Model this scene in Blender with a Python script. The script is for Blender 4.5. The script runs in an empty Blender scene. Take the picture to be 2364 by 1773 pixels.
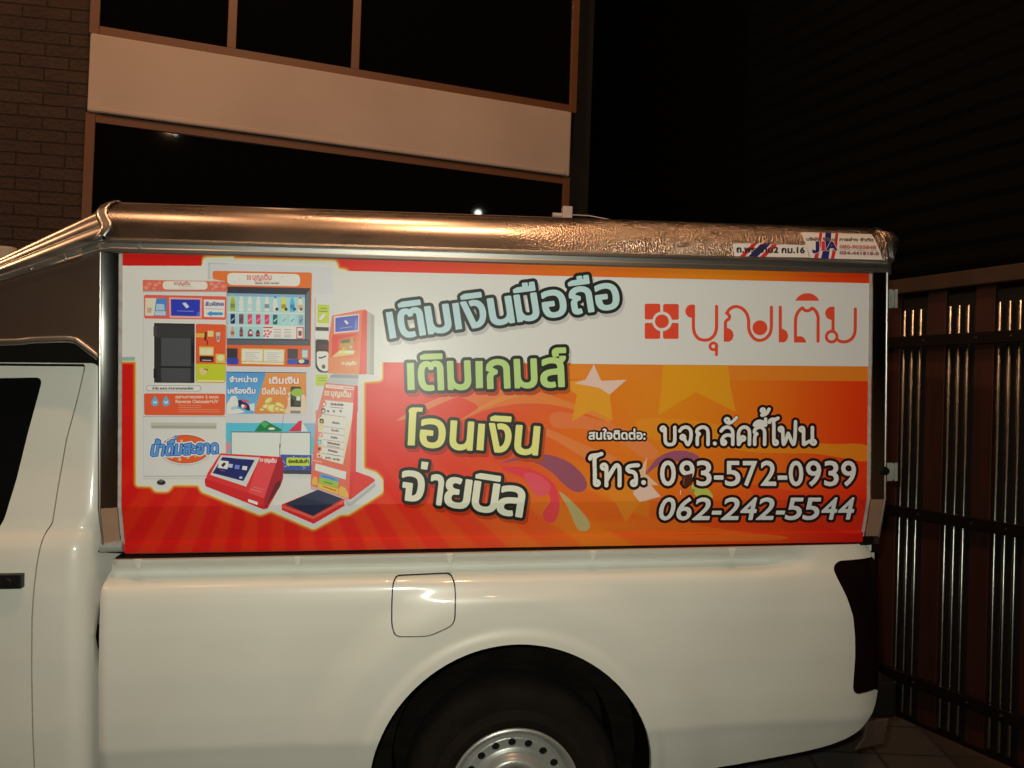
import bpy, bmesh, math, random
import numpy as np
from mathutils import Vector, Matrix
from mathutils.geometry import tessellate_polygon

random.seed(7)
rng = np.random.RandomState(7)
S = bpy.context.scene
COL = S.collection

# ------------------------------------------------------------------ camera
# The pickup has its own upright frame ("truck frame": x to its tail, y across it,
# z up).  It stands on a driveway that slopes about 1.6 degrees, so the truck frame
# is tilted against the true vertical by the matrix TILT.
FPX = 1900.0
CXP, CYP = 1182.0, 886.5
GZ = -0.047                                   # ground under the tyres, truck frame

def axes(yaw, pitch, roll):
    cy, sy = math.cos(yaw), math.sin(yaw)
    fw = np.array([sy, cy, 0.]); r = np.array([cy, -sy, 0.]); u = np.array([0, 0, 1.])
    f2 = fw*math.cos(pitch) + u*math.sin(pitch)
    u2 = u*math.cos(pitch) - fw*math.sin(pitch)
    return np.stack([r*math.cos(roll) + u2*math.sin(roll), u2*math.cos(roll) - r*math.sin(roll), f2], 1)

CT = np.array([-0.326, -2.5814, 1.6394])
AT = axes(0.12147, -0.005628, 0.007214)       # camera axes in the truck frame
AW = axes(0.12147, math.radians(0.86), math.radians(2.0))   # the same camera against true vertical
RW = AW @ AT.T
PIV = np.array([0., 0., GZ])
CW = RW @ (CT - PIV)
def t2w(p):
    return RW @ (np.asarray(p, float) - PIV)
TILT = Matrix(((*RW[0], 0), (*RW[1], 0), (*RW[2], 0), (0, 0, 0, 1))) @ Matrix.Translation(Vector(-PIV))

cam = bpy.data.objects.new('camera', bpy.data.cameras.new('camera'))
COL.objects.link(cam); S.camera = cam
cam.data.sensor_width = 36.0
cam.data.lens = FPX/2364.0*36.0
cam.data.clip_end = 400.0
cam.matrix_world = Matrix(((AW[0][0], AW[0][1], -AW[0][2], CW[0]), (AW[1][0], AW[1][1], -AW[1][2], CW[1]),
                           (AW[2][0], AW[2][1], -AW[2][2], CW[2]), (0, 0, 0, 1)))

# ------------------------------------------------------------------ world, lamps, exposure
S.view_settings.view_transform = 'Standard'
S.view_settings.look = 'None'
S.view_settings.exposure = 0.0
S.view_settings.gamma = 1.0
W = bpy.data.worlds.new('World'); S.world = W; W.use_nodes = True
nt = W.node_tree
bg = nt.nodes['Background']
tc = nt.nodes.new('ShaderNodeTexCoord'); sx = nt.nodes.new('ShaderNodeSeparateXYZ')
mp = nt.nodes.new('ShaderNodeMapRange'); mp.inputs[1].default_value = -0.02; mp.inputs[2].default_value = 0.5
cr = nt.nodes.new('ShaderNodeValToRGB')
cr.color_ramp.elements[0].color = (0.0011, 0.0007, 0.0004, 1)     # city glow at the horizon
cr.color_ramp.elements[1].color = (0.0002, 0.0002, 0.00018, 1)
nt.links.new(tc.outputs['Generated'], sx.inputs[0]); nt.links.new(sx.outputs['Z'], mp.inputs[0])
nt.links.new(mp.outputs[0], cr.inputs[0]); nt.links.new(cr.outputs[0], bg.inputs[0])
bg.inputs[1].default_value = 1.0

def lamp(name, p, watts, colour, radius):
    L = bpy.data.lights.new(name, 'POINT'); L.energy = watts; L.color = colour; L.shadow_soft_size = radius
    o = bpy.data.objects.new(name, L); COL.objects.link(o); o.location = t2w(p)
    return o
SOD = (1.0, 0.54, 0.28)
lamp('carport_or_fill_light', (-0.44, -0.10, 6.4), 110, SOD, 0.11)
lamp('carport_or_fill_light', (0.16, -2.20, 7.0), 285, SOD, 0.14)
lamp('carport_or_fill_light', (-2.1, -0.9, 6.0), 46, SOD, 0.35)  # added fill to brighten the cab end of the roof, no lamp known there
lamp('carport_or_fill_light', (-0.92, 0.45, 6.2), 9, SOD, 0.07)
lamp('carport_or_fill_light', (-1.30, 0.65, 6.2), 7, SOD, 0.07)
lamp('carport_or_fill_light', (-5.0, -0.6, 5.5), 230, SOD, 0.10)
lamp('warm_fill_light', (0.9, -12.0, 7.6), 60, SOD, 0.14)  # added fill behind the camera to warm the truck side, no lamp known there
lamp('shop_lamp_light', (3.6, -2.9, 4.27), 4, (.95, 1, .9), 0.05)
lamp('shop_lamp_light', (-0.30, -5.0, 5.35), .35, (.8, 1, .85), 0.03)
# the phone's own flash: a wide soft cone beside the lens
fl_ = bpy.data.lights.new('flash_light', 'SPOT'); fl_.energy = 158; fl_.color = (0.96, 1.0, 0.86); fl_.shadow_soft_size = 0.022
fl_.spot_size = math.radians(122); fl_.spot_blend = 1.0
flo = bpy.data.objects.new('flash_light', fl_); COL.objects.link(flo); flo.location = t2w((-0.385, -2.60, 1.70))
flo.rotation_euler = Vector(RW @ np.array([-.02, 2.60, -.10])).to_track_quat('-Z', 'Y').to_euler()

# ------------------------------------------------------------------ helpers
def onY(px, py, Y=0.0):
    """photo point -> point of the truck frame on the plane y = Y"""
    d = AT @ np.array([(px-CXP)/FPX, -(py-CYP)/FPX, 1.0])
    return CT + d*((Y-CT[1])/d[1])
def rayW(px, py):
    return AW @ np.array([(px-CXP)/FPX, -(py-CYP)/FPX, 1.0])
def lin(c):
    return tuple(((v/255.0)/12.92 if v/255.0 <= .04045 else ((v/255.0+.055)/1.055)**2.4) for v in c)
def smooth(a, b, x):
    t = np.clip((x-a)/(b-a), 0, 1); return t*t*(3-2*t)

MATS = {}
def mat(name, base, rough=0.5, metal=0.0, spec=0.5, coat=0.0, coat_r=0.05, var=0.0, vscale=6.0, bump=0.0, bscale=60.0,
        attr=None, stretch=(1, 1, 1), rvar=0.0, dark=None):
    """procedural principled material: noise tinted colour, roughness and bump"""
    m = bpy.data.materials.new(name); m.use_nodes = True; MATS[name] = m
    t = m.node_tree; N = t.nodes; Lk = t.links; b = N['Principled BSDF']
    b.inputs['Base Color'].default_value = (*base, 1); b.inputs['Roughness'].default_value = rough
    b.inputs['Metallic'].default_value = metal; b.inputs['Specular IOR Level'].default_value = spec
    b.inputs['Coat Weight'].default_value = coat; b.inputs['Coat Roughness'].default_value = coat_r
    co = N.new('ShaderNodeTexCoord'); mpn = N.new('ShaderNodeMapping'); mpn.inputs['Scale'].default_value = stretch
    Lk.new(co.outputs['Object'], mpn.inputs[0])
    src = None
    if attr:
        a = N.new('ShaderNodeAttribute'); a.attribute_name = attr; src = a.outputs['Color']
    if var > 0:
        n = N.new('ShaderNodeTexNoise'); n.inputs['Scale'].default_value = vscale; n.inputs['Detail'].default_value = 5
        Lk.new(mpn.outputs[0], n.inputs['Vector'])
        mx = N.new('ShaderNodeMix'); mx.data_type = 'RGBA'; mx.blend_type = 'MIX'
        r = N.new('ShaderNodeMapRange'); r.inputs[1].default_value = .35; r.inputs[2].default_value = .7
        r.inputs[4].default_value = var
        Lk.new(n.outputs['Fac'], r.inputs[0]); Lk.new(r.outputs[0], mx.inputs[0])
        if src: Lk.new(src, mx.inputs[6])
        else: mx.inputs[6].default_value = (*base, 1)
        d = dark if dark else tuple(v*.35 for v in base)
        mx.inputs[7].default_value = (*d, 1); src = mx.outputs[2]
        if rvar:
            r2 = N.new('ShaderNodeMapRange'); r2.inputs[1].default_value = .3; r2.inputs[2].default_value = .7
            r2.inputs[3].default_value = rough; r2.inputs[4].default_value = rough+rvar
            Lk.new(n.outputs['Fac'], r2.inputs[0]); Lk.new(r2.outputs[0], b.inputs['Roughness'])
    if src: Lk.new(src, b.inputs['Base Color'])
    if bump > 0:
        n2 = N.new('ShaderNodeTexNoise'); n2.inputs['Scale'].default_value = bscale; n2.inputs['Detail'].default_value = 3
        Lk.new(mpn.outputs[0], n2.inputs['Vector'])
        bp = N.new('ShaderNodeBump'); bp.inputs['Strength'].default_value = bump; bp.inputs['Distance'].default_value = .004
        Lk.new(n2.outputs['Fac'], bp.inputs['Height']); Lk.new(bp.outputs[0], b.inputs['Normal'])
    return m

def link(name, me, m, parent=None, shade=None):
    if m:
        me.materials.append(m)
    o = bpy.data.objects.new(name, me); COL.objects.link(o)
    if parent: o.parent = parent
    if shade is not None:
        me.polygons.foreach_set('use_smooth', [True]*len(me.polygons)); me.set_sharp_from_angle(angle=math.radians(shade))
    me.update()
    return o
def mesh_of(verts, faces, name='m'):
    me = bpy.data.meshes.new(name); me.from_pydata([tuple(float(c) for c in v) for v in verts], [], [tuple(f) for f in faces]); me.update()
    return me
def empty(name, label, cat, loc=(0, 0, 0), group=None, mw=None):
    o = bpy.data.objects.new(name, None); COL.objects.link(o); o.empty_display_size = .2
    if mw is not None: o.matrix_world = mw
    else: o.location = loc
    tag(o, label, cat, group); return o
def tag(o, label, cat, group=None, kind=None):
    if label: o['label'] = label
    if cat: o['category'] = cat
    if group: o['group'] = group
    if kind: o['kind'] = kind
    return o

class MB:
    """collects boxes, tubes, prisms, lathes; build() links them as one mesh"""
    def __init__(s): s.v = []; s.f = []
    def add(s, v, f):
        n = len(s.v); s.v += [tuple(p) for p in v]; s.f += [tuple(i+n for i in q) for q in f]
    def box(s, x0, x1, y0, y1, z0, z1, fn=None):
        v = [(x, y, z) for x in (x0, x1) for y in (y0, y1) for z in (z0, z1)]
        if fn: v = [fn(p) for p in v]
        s.add(v, [(0, 1, 3, 2), (4, 6, 7, 5), (0, 4, 5, 1), (2, 3, 7, 6), (0, 2, 6, 4), (1, 5, 7, 3)])
    def prism(s, poly, y0, y1):
        """polygon in x,z extruded in y"""
        n = len(poly); v = [(x, y0, z) for x, z in poly] + [(x, y1, z) for x, z in poly]
        tr = tessellate_polygon([[Vector((x, z, 0)) for x, z in poly]])
        f = [tuple(t) for t in tr] + [tuple(i+n for i in reversed(t)) for t in tr]
        f += [(i, (i+1) % n, (i+1) % n+n, i+n) for i in range(n)]
        s.add(v, f)
    def tube(s, pts, r, n=10, cap=True):
        pts = [Vector(p) for p in pts]; rr = r if isinstance(r, (list, tuple)) else [r]*len(pts)
        up = Vector((0.13, 0.31, 0.94)); v = []; f = []
        for i, p in enumerate(pts):
            d = (pts[min(i+1, len(pts)-1)] - pts[max(i-1, 0)]).normalized()
            if abs(d.dot(up)) > .95: up = Vector((1, .2, 0)).normalized()
            a = d.cross(up).normalized(); b = d.cross(a)
            v += [p + a*math.cos(2*math.pi*k/n)*rr[i] + b*math.sin(2*math.pi*k/n)*rr[i] for k in range(n)]
        for i in range(len(pts)-1):
            f += [(i*n+k, i*n+(k+1) % n, (i+1)*n+(k+1) % n, (i+1)*n+k) for k in range(n)]
        if cap: f += [tuple(range(n))[::-1], tuple((len(pts)-1)*n+k for k in range(n))]
        s.add(v, f)
    def lathe(s, prof, c, n=64):
        """profile (r, y) turned about the y axis through c"""
        v = []; f = []; k = len(prof)
        for j in range(n):
            a = 2*math.pi*j/n
            v += [(c[0]+r*math.cos(a), c[1]+y, c[2]+r*math.sin(a)) for r, y in prof]
        for j in range(n):
            for i in range(k-1):
                f.append((j*k+i, j*k+i+1, ((j+1) % n)*k+i+1, ((j+1) % n)*k+i))
        s.add(v, f)
    def build(s, name, m, parent=None, shade=None, bevel=0, origin=None):
        v = s.v if origin is None else [tuple(np.asarray(p)-origin) for p in s.v]
        o = link(name, mesh_of(v, s.f, name), m, parent)
        bm = bmesh.new(); bm.from_mesh(o.data)
        bmesh.ops.recalc_face_normals(bm, faces=bm.faces)
        bm.to_mesh(o.data); bm.free()
        if bevel:
            md = o.modifiers.new('bevel', 'BEVEL'); md.width = bevel; md.segments = 3; md.limit_method = 'ANGLE'; md.angle_limit = .6
        if shade is not None:
            o.data.polygons.foreach_set('use_smooth', [True]*len(o.data.polygons)); o.data.set_sharp_from_angle(angle=math.radians(shade))
        return o

# ---- signed distance fields and their outlines (for lettering and body panels)
def seg_dist(X, Y, A, B, closed_w=None):
    dx, dy = B[0]-A[0], B[1]-A[1]; L = dx*dx+dy*dy+1e-12
    t = np.clip(((X-A[0])*dx+(Y-A[1])*dy)/L, 0, 1)
    return (X-A[0]-t*dx)**2 + (Y-A[1]-t*dy)**2
def sd_poly(X, Y, poly):
    """signed distance to a closed polygon"""
    d = np.full(X.shape, 1e9); w = np.zeros(X.shape, bool); n = len(poly)
    for i in range(n):
        A, B = poly[i], poly[(i+1) % n]
        d = np.minimum(d, seg_dist(X, Y, A, B))
        if A[1] != B[1]:
            c = ((A[1] > Y) != (B[1] > Y)) & (X < (B[0]-A[0])*(Y-A[1])/(B[1]-A[1])+A[0]); w ^= c
    return np.where(w, -1, 1)*np.sqrt(d)
def sd_stroke(X, Y, pts, r):
    d = np.full(X.shape, 1e9)
    for A, B in zip(pts[:-1], pts[1:]): d = np.minimum(d, seg_dist(X, Y, A, B))
    return np.sqrt(d)-r
def sd_disc(X, Y, c, r): return np.hypot(X-c[0], Y-c[1])-r
def sd_ring(X, Y, c, r, w): return np.abs(np.hypot(X-c[0], Y-c[1])-r)-w
def smooth_pts(pts, n=6, closed=False):
    """Catmull-Rom through pts"""
    P = [np.asarray(p, float) for p in pts]; out = []; m = len(P)
    rngi = range(m if closed else m-1)
    for i in rngi:
        if closed: p0, p1, p2, p3 = P[i-1], P[i], P[(i+1) % m], P[(i+2) % m]
        else: p0, p1, p2, p3 = P[max(i-1, 0)], P[i], P[i+1], P[min(i+2, m-1)]
        for k in range(n):
            t = k/n
            out.append(tuple(.5*((2*p1)+(p2-p0)*t+(2*p0-5*p1+4*p2-p3)*t*t+(3*p1-p0-3*p2+p3)*t**3)))
    if not closed: out.append(tuple(P[-1]))
    return out
def round_poly(poly, r, n=5):
    out = []; m = len(poly)
    for i in range(m):
        p = np.array(poly[i], float); a = np.array(poly[i-1], float); b = np.array(poly[(i+1) % m], float)
        rr = min(r, np.linalg.norm(a-p)*.45, np.linalg.norm(b-p)*.45)
        s = p+(a-p)/np.linalg.norm(a-p)*rr; e = p+(b-p)/np.linalg.norm(b-p)*rr
        for k in range(n+1):
            t = k/n; out.append(tuple((1-t)**2*s+2*t*(1-t)*p+t*t*e))
    return out

def march(f, x0, y0, h, merge=True):
    """cells of the grid where f < 0 -> verts, faces; welded when merge is False"""
    ins = f < 0; ny, nx = f.shape
    code = (ins[:-1, :-1]*1 + ins[:-1, 1:]*2 + ins[1:, 1:]*4 + ins[1:, :-1]*8)
    V = []; F = []; key = {}
    def node(i, j):
        k = (0, i, j)
        if k not in key: key[k] = len(V); V.append((x0+i*h, y0+j*h))
        return key[k]
    def edge(i, j, a, b):
        k = (a, i, j, b)
        if k not in key:
            p = (i, j); q = (i+1, j) if a == 1 else (i, j+1)
            fa, fb = f[p[1], p[0]], f[q[1], q[0]]; t = min(max(fa/(fa-fb), .02), .98)
            key[k] = len(V); V.append((x0+(p[0]+(q[0]-p[0])*t)*h, y0+(p[1]+(q[1]-p[1])*t)*h))
        return key[k]
    for j in range(ny-1):
        row = code[j]; nz = np.nonzero(row)[0]; run = None
        for i in nz:
            c = row[i]
            if c == 15:
                if not merge:
                    F.append((node(i, j), node(i+1, j), node(i+1, j+1), node(i, j+1)))
                else:
                    if run and run[1] == i: run[1] = i+1
                    else:
                        if run: F.append((node(run[0], j), node(run[1], j), node(run[1], j+1), node(run[0], j+1)))
                        run = [i, i+1]
                continue
            cs = [(i, j), (i+1, j), (i+1, j+1), (i, j+1)]; es = [(i, j, 1), (i+1, j, 2), (i, j+1, 1), (i, j, 2)]
            if c in (5, 10):
                for k in range(4):
                    if c >> k & 1:
                        F.append((node(*cs[k]), edge(*es[k], 0), edge(*es[k-1], 0)))
                continue
            p = []
            for k in range(4):
                a = c >> k & 1; b = c >> ((k+1) % 4) & 1
                if a: p.append(node(*cs[k]))
                if a != b: p.append(edge(*es[k], 0))
            F.append(tuple(p))
        if run: F.append((node(run[0], j), node(run[1], j), node(run[1], j+1), node(run[0], j+1)))
    return V, F

def skin(name, sd, bounds, h, yfun, m, parent, back=0.015, side=1, shade=40):
    """a pressed sheet: region sd(x,z) < 0 of the x,z plane given depth yfun and turned-in edges"""
    x0, x1, z0, z1 = bounds
    xs = np.arange(x0, x1+h, h); zs = np.arange(z0, z1+h, h)
    X, Z = np.meshgrid(xs, zs)
    V, F = march(sd(X, Z), x0, z0, h, merge=False)
    V = np.array(V); Y = yfun(V[:, 0], V[:, 1])
    bm = bmesh.new(); vs = [bm.verts.new((a[0], y, a[1])) for a, y in zip(V, Y)]
    for f in F:
        try: bm.faces.new([vs[i] for i in f])
        except ValueError: pass
    bmesh.ops.recalc_face_normals(bm, faces=bm.faces)
    bm.faces.ensure_lookup_table()
    if sum(f.normal.y*f.calc_area() for f in bm.faces) > 0: bmesh.ops.reverse_faces(bm, faces=bm.faces)
    if back:
        be = [e for e in bm.edges if e.is_boundary]
        r = bmesh.ops.extrude_edge_only(bm, edges=be)
        for g in r['geom']:
            if isinstance(g, bmesh.types.BMVert): g.co.y += back
    if side < 0:
        for v in bm.verts: v.co.y = FARY - v.co.y
        bmesh.ops.reverse_faces(bm, faces=bm.faces)
    me = bpy.data.meshes.new(name); bm.to_mesh(me); bm.free()
    return link(name, me, m, parent, shade=shade)
FARY = 1.70                                       # the far side of the truck mirrors the near one
# ------------------------------------------------------------------ materials
paint = mat('white_paint', (.745, .725, .65), rough=.30, spec=.45, coat=.7, coat_r=.06, var=.28, vscale=3.4, dark=(.58, .55, .47), bump=.02, bscale=4, rvar=.10)
black_pl = mat('black_plastic', (.010, .009, .008), rough=.42, spec=.3, var=.3, vscale=30)
rubber = mat('tyre_rubber', (.010, .0065, .0045), rough=.9, spec=.2, var=.6, vscale=14, bump=.3, bscale=90, dark=(.018, .010, .006))
liner = mat('wheelhouse_liner', (.006, .0055, .0045), rough=.95, spec=.04, var=.8, vscale=9, bump=.6, bscale=30, dark=(.013, .010, .007), stretch=(1, 1, 3))
steel = mat('painted_steel_wheel', (.44, .43, .40), rough=.34, metal=.35, var=.35, vscale=12, dark=(.20, .18, .15))
smoke = mat('smoked_lens', (.0075, .003, .003), rough=.12, spec=.25, var=.2, vscale=8)
glass = mat('dark_tinted_glass', (.006, .006, .006), rough=.05, spec=.5, var=.2, vscale=3)
inox = mat('polished_inox', (.62, .60, .57), rough=.11, metal=1, var=.35, vscale=26, stretch=(1, 1, .4), dark=(.45, .44, .42), rvar=.02)
inox_sat = mat('satin_inox', (.66, .62, .57), rough=.27, metal=1, var=.4, vscale=40, stretch=(.06, 1, 1), dark=(.40, .38, .36), rvar=.12)
alu_rail = mat('aluminium_rail', (.62, .60, .56), rough=.33, metal=1.0, var=.4, vscale=30, stretch=(.08, 1, 1), dark=(.33, .32, .30))
dull = mat('brown_sheet_metal', (.16, .095, .065), rough=.38, metal=.75, var=.5, vscale=5, dark=(.10, .06, .045))
seal = mat('rubber_seal_and_shade', (.008, .007, .006), rough=.7, spec=.08, var=.3, vscale=20)  # rubber of the seals, also the shade sheets in the cab gaps
greyseal = mat('grey_seal', (.50, .48, .44), rough=.6, var=.4, vscale=40)
zinc = mat('zinc_hinge', (.40, .41, .38), rough=.5, metal=.2, var=.4, vscale=25)
bump_tan = mat('bumper_tan', (.075, .045, .03), rough=.6, var=.4, vscale=7)  # brown colour of the bumper end

# roof sheet: satin on the cab end, hammered towards the tail
hammer = mat('hammered_roof_sheet', (.68, .56, .47), rough=.24, metal=1, var=.35, vscale=14, stretch=(.25, 1, 1), dark=(.48, .38, .31), rvar=.08, coat=1.0, coat_r=.07)
t = hammer.node_tree; N = t.nodes; b = N['Principled BSDF']
co = N.new('ShaderNodeTexCoord'); sp = N.new('ShaderNodeSeparateXYZ'); t.links.new(co.outputs['Object'], sp.inputs[0])
r = N.new('ShaderNodeMapRange'); r.inputs[1].default_value = -.10; r.inputs[2].default_value = .40; r.inputs[3].default_value = .03; r.inputs[4].default_value = .95
t.links.new(sp.outputs['X'], r.inputs[0])
vo = N.new('ShaderNodeTexVoronoi'); vo.inputs['Scale'].default_value = 170; t.links.new(co.outputs['Object'], vo.inputs['Vector'])
no = N.new('ShaderNodeTexNoise'); no.inputs['Scale'].default_value = 150; no.inputs['Detail'].default_value = 4; t.links.new(co.outputs['Object'], no.inputs['Vector'])
ad = N.new('ShaderNodeMath'); ad.operation = 'ADD'; t.links.new(vo.outputs['Distance'], ad.inputs[0]); t.links.new(no.outputs['Fac'], ad.inputs[1])
bp = N.new('ShaderNodeBump'); bp.inputs['Distance'].default_value = .0027
t.links.new(r.outputs[0], bp.inputs['Strength']); t.links.new(ad.outputs[0], bp.inputs['Height']); t.links.new(bp.outputs[0], b.inputs['Normal'])
n3 = N.new('ShaderNodeTexNoise'); n3.inputs['Scale'].default_value = 260; n3.inputs['Detail'].default_value = 2; t.links.new(co.outputs['Object'], n3.inputs['Vector'])
b3 = N.new('ShaderNodeBump'); b3.inputs['Strength'].default_value = .5; b3.inputs['Distance'].default_value = .0008
t.links.new(n3.outputs['Fac'], b3.inputs['Height']); t.links.new(b3.outputs[0], b.inputs['Coat Normal'])

truck = empty('pickup_truck', 'white single cab pickup truck with a tall advertising box over its bed', 'pickup truck', mw=TILT)
def pxpoly(pts, Y=0.0):
    return [(float(q[0]), float(q[2])) for q in (onY(x, y, Y) for x, y in pts)]
def zoom(pts, x0, y0, s): return [(x0+x/s, y0+y/s) for x, y in pts]

# ------------------------------------------------------------------ bed side
AC, AR = (0.0, .375), .447                       # wheel arch
def prof(z, knots):
    k = np.array(knots); return np.interp(z, k[:, 0], k[:, 1])
def sm_prof(z, knots, s=.006):
    return sum(prof(z+d*s, knots) for d in (-2, -1, 0, 1, 2))/5
K_REC = [(.2, .045), (.36, .012), (.46, -.018), (.515, -.034), (.53, -.040), (.62, -.046), (.75, -.050), (.88, -.049), (.96, -.045), (1.005, -.038), (1.022, -.026), (1.030, -.004), (1.036, .026), (1.042, .037), (1.048, .036), (1.090, -.020), (1.2, -.022)]
K_FUL = [(.2, .045), (.36, .012), (.46, -.018), (.515, -.034), (.53, -.040), (.62, -.046), (.75, -.050), (.88, -.047), (.96, -.040), (1.005, -.032), (1.03, -.022), (1.05, -.016), (1.088, -.008), (1.2, -.004)]
def y_bed(x, z):
    a = smooth(.78, 1.02, x)
    y = sm_prof(z, K_REC)*(1-a) + sm_prof(z, K_FUL)*a
    rr = np.hypot(x-AC[0], z-AC[1])
    y = y - .014*smooth(.70, .56, rr)*smooth(1.02, .95, z) - .006*smooth(.50, .465, rr)
    y = y + .55*np.clip(x-1.06, 0, 1)**2 + 2.2*np.clip(x-1.14, 0, 1)**2          # rear corner turns in
    y = y + .014*smooth(-1.20, -1.245, x)**2 + .022*smooth(-1.19, -1.225, x)*smooth(1.056, 1.085, z)
    return y
bed_poly = pxpoly([(247, 1283), (242, 1322), (232, 1340), (231, 1420), (229, 1600), (227, 1720), (223, 1830), (222, 1900), (700, 1900), (1500, 1830)], -.035)
bed_poly += pxpoly(smooth_pts([(1540, 1778), (1600, 1771), (1660, 1763), (1755, 1744), (1868, 1718), (1944, 1687), (1985, 1646), (2008, 1584), (2012, 1450), (2012, 1330), (2006, 1285), (1996, 1251)], 5), 0.03)
top_z = 1.094
bed_poly[0] = (bed_poly[0][0], top_z); bed_poly[-1] = (bed_poly[-1][0], top_z+.005)
tail_poly = round_poly(pxpoly(zoom([(1300, 228), (1060, 243), (1030, 262), (1018, 290), (1035, 340), (1085, 450), (1118, 560), (1128, 680), (1128, 800), (1118, 990), (1125, 1015), (1150, 1030), (1300, 1012)], 1528, 1200, 2.646), .01), .01)
lid_poly = round_poly(pxpoly(zoom([(435, 402), (806, 388), (824, 440), (828, 500), (821, 690), (655, 766), (432, 770), (411, 700), (411, 560), (418, 440)], 764, 1200, 2.895), -.05), .022)
def sd_bed(X, Z):
    f = sd_poly(X, Z, bed_poly)
    f = np.maximum(f, -sd_disc(X, Z, AC, AR))
    f = np.maximum(f, -(sd_poly(X, Z, tail_poly)-.002))
    return np.maximum(f, -(sd_poly(X, Z, lid_poly)-.0042))
bb = (-1.30, 1.34, .20, 1.12)
skin('bed_side', sd_bed, bb, .0075, y_bed, paint, truck, back=.02)
def sd_bed2(X, Z):
    f = sd_poly(X, Z, bed_poly); f = np.maximum(f, -sd_disc(X, Z, AC, AR))
    return np.maximum(f, -(sd_poly(X, Z, tail_poly)-.002))
skin('bed_side', sd_bed2, bb, .02, y_bed, paint, truck, back=.02, side=-1)
skin('fuel_lid', lambda X, Z: sd_poly(X, Z, lid_poly), (-.50, -.12, .75, 1.05), .0075, lambda x, z: y_bed(x, z)-.0008, paint, truck, back=.012)
skin('fuel_pocket', lambda X, Z: np.abs(sd_poly(X, Z, lid_poly)-.0017)-.010, (-.52, -.10, .73, 1.07), .0075, lambda x, z: y_bed(x, z)+.010, black_pl, truck, back=0)
y_tl = lambda x, z: y_bed(x, z)+.004
skin('tail_light', lambda X, Z: sd_poly(X, Z, tail_poly), (1.05, 1.34, .55, 1.10), .0075, y_tl, smoke, truck, back=.02)
skin('tail_light', lambda X, Z: sd_poly(X, Z, tail_poly), (1.05, 1.34, .55, 1.10), .015, y_tl, smoke, truck, back=.02, side=-1)

# hooks along the rail
for px, py in ((324, 1279), (689, 1273), (1038, 1268), (1367, 1262), (1686, 1258)):
    q = onY(px, py, .0); x, z = float(q[0]), float(q[2])-.017
    h = MB(); w0, w1 = .0115, .0065
    for y0, y1, zt, zb, g1 in ((-.010, -.024, z+.006, z-.022, 1.0), ):
        v = [(x-w0, y0, zt), (x+w0, y0, zt), (x+w1, y0, zb), (x-w1, y0, zb), (x-w0, y1, zt), (x+w0, y1, zt), (x+w1, y1+.006, zb), (x-w1, y1+.006, zb)]
        h.add(v, [(3, 2, 1, 0), (4, 5, 6, 7), (0, 1, 5, 4), (2, 3, 7, 6), (1, 2, 6, 5), (3, 0, 4, 7)])
    h.box(x-w1*.7, x+w1*.7, -.0195, -.010, z-.0225, z-.018)
    h.build('rail_hook', paint, truck, bevel=.002)

# bed box, tailgate, bumper, wheelhouses, underbody
b_ = MB()
b_.box(-1.20, 1.20, .06, FARY-.06, .86, 1.078); b_.box(-1.20, -1.16, .10, FARY-.10, .42, .86)
b_.box(-1.185, 1.21, .012, .075, 1.072, 1.0935); b_.box(-1.225, 1.21, FARY-.075, FARY, 1.072, 1.0935)
b_.build('bed_box', paint, truck)
bf_ = MB(); bf_.box(-1.205, -1.195, .05, FARY-.05, .32, 1.03); bf_.build('gap_shade_plate', seal, truck)  # black plate standing in for the shade between cab and bed
tg = MB(); tg.box(1.215, 1.262, .075, FARY-.075, .62, 1.085); tg.box(1.2625, 1.275, .25, FARY-.25, .70, .98)
tgo = tg.build('tailgate', paint, truck, bevel=.012)
hd = MB(); hd.box(1.278, 1.292, FARY/2-.09, FARY/2+.09, .86, .92); hd.build('handle', black_pl, tgo, bevel=.006)
bp_ = MB(); bp_.box(1.19, 1.36, .085, FARY-.085, .47, .60); bp_.box(1.02, 1.20, .10, FARY-.10, .45, .54)
bpo = bp_.build('rear_bumper', black_pl, truck, bevel=.02)
q0 = onY(1983, 1652, .12); q1 = onY(2034, 1646, .12); q2 = onY(2023, 1703, .12); q3 = onY(1955, 1718, .12); qm = onY(1976, 1690, .12)
be = MB(); be.prism([(q0[0], q0[2]), (q1[0], q1[2]), (q2[0], q2[2]), (q3[0], q3[2]), (qm[0], qm[2])], .070, .0845)
be.build('bumper_end', bump_tan, bpo, bevel=.004)
w_ = MB(); w2_ = MB()
n = 40; ring = [(AC[0]+(AR+.012)*math.cos(a), AC[1]+(AR+.012)*math.sin(a)) for a in np.linspace(-.25, math.pi+.25, n)]
for yy0, yy1, sgn in ((-.012, .42, 1), (FARY+.012, FARY-.42, -1)):
    v = [(x, yy0, z) for x, z in ring]+[(x, yy1, z) for x, z in ring]
    (w_ if sgn > 0 else w2_).add(v, [(i, i+1, i+1+n, i+n) for i in range(n-1)])
    ri = [(AC[0]+.385*math.cos(a), AC[1]-.03+.385*math.sin(a)) for a in np.linspace(-.25, math.pi+.25, n)]
    v = [(x, yy1*.55, z) for x, z in ring]+[(x, yy1*.55+.0, z) for x, z in ri] + [(x, yy1, z) for x, z in ri]
    if sgn > 0: w_.add(v, [(i, i+1, i+1+n, i+n) for i in range(n-1)]+[(i+n, i+1+n, i+1+2*n, i+2*n) for i in range(n-1)])
w_.add([(x, .40, z) for x, z in ring]+[(AC[0], .40, AC[1]-.3)], [(i, i+1, n) for i in range(n-1)])
w2_.add([(x, FARY-.40, z) for x, z in ring]+[(AC[0], FARY-.40, AC[1]-.3)], [(i, i+1, n) for i in range(n-1)])
w_.build('wheelhouse', liner, truck, shade=40); w2_.build('wheelhouse', liner, truck, shade=40)
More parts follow.
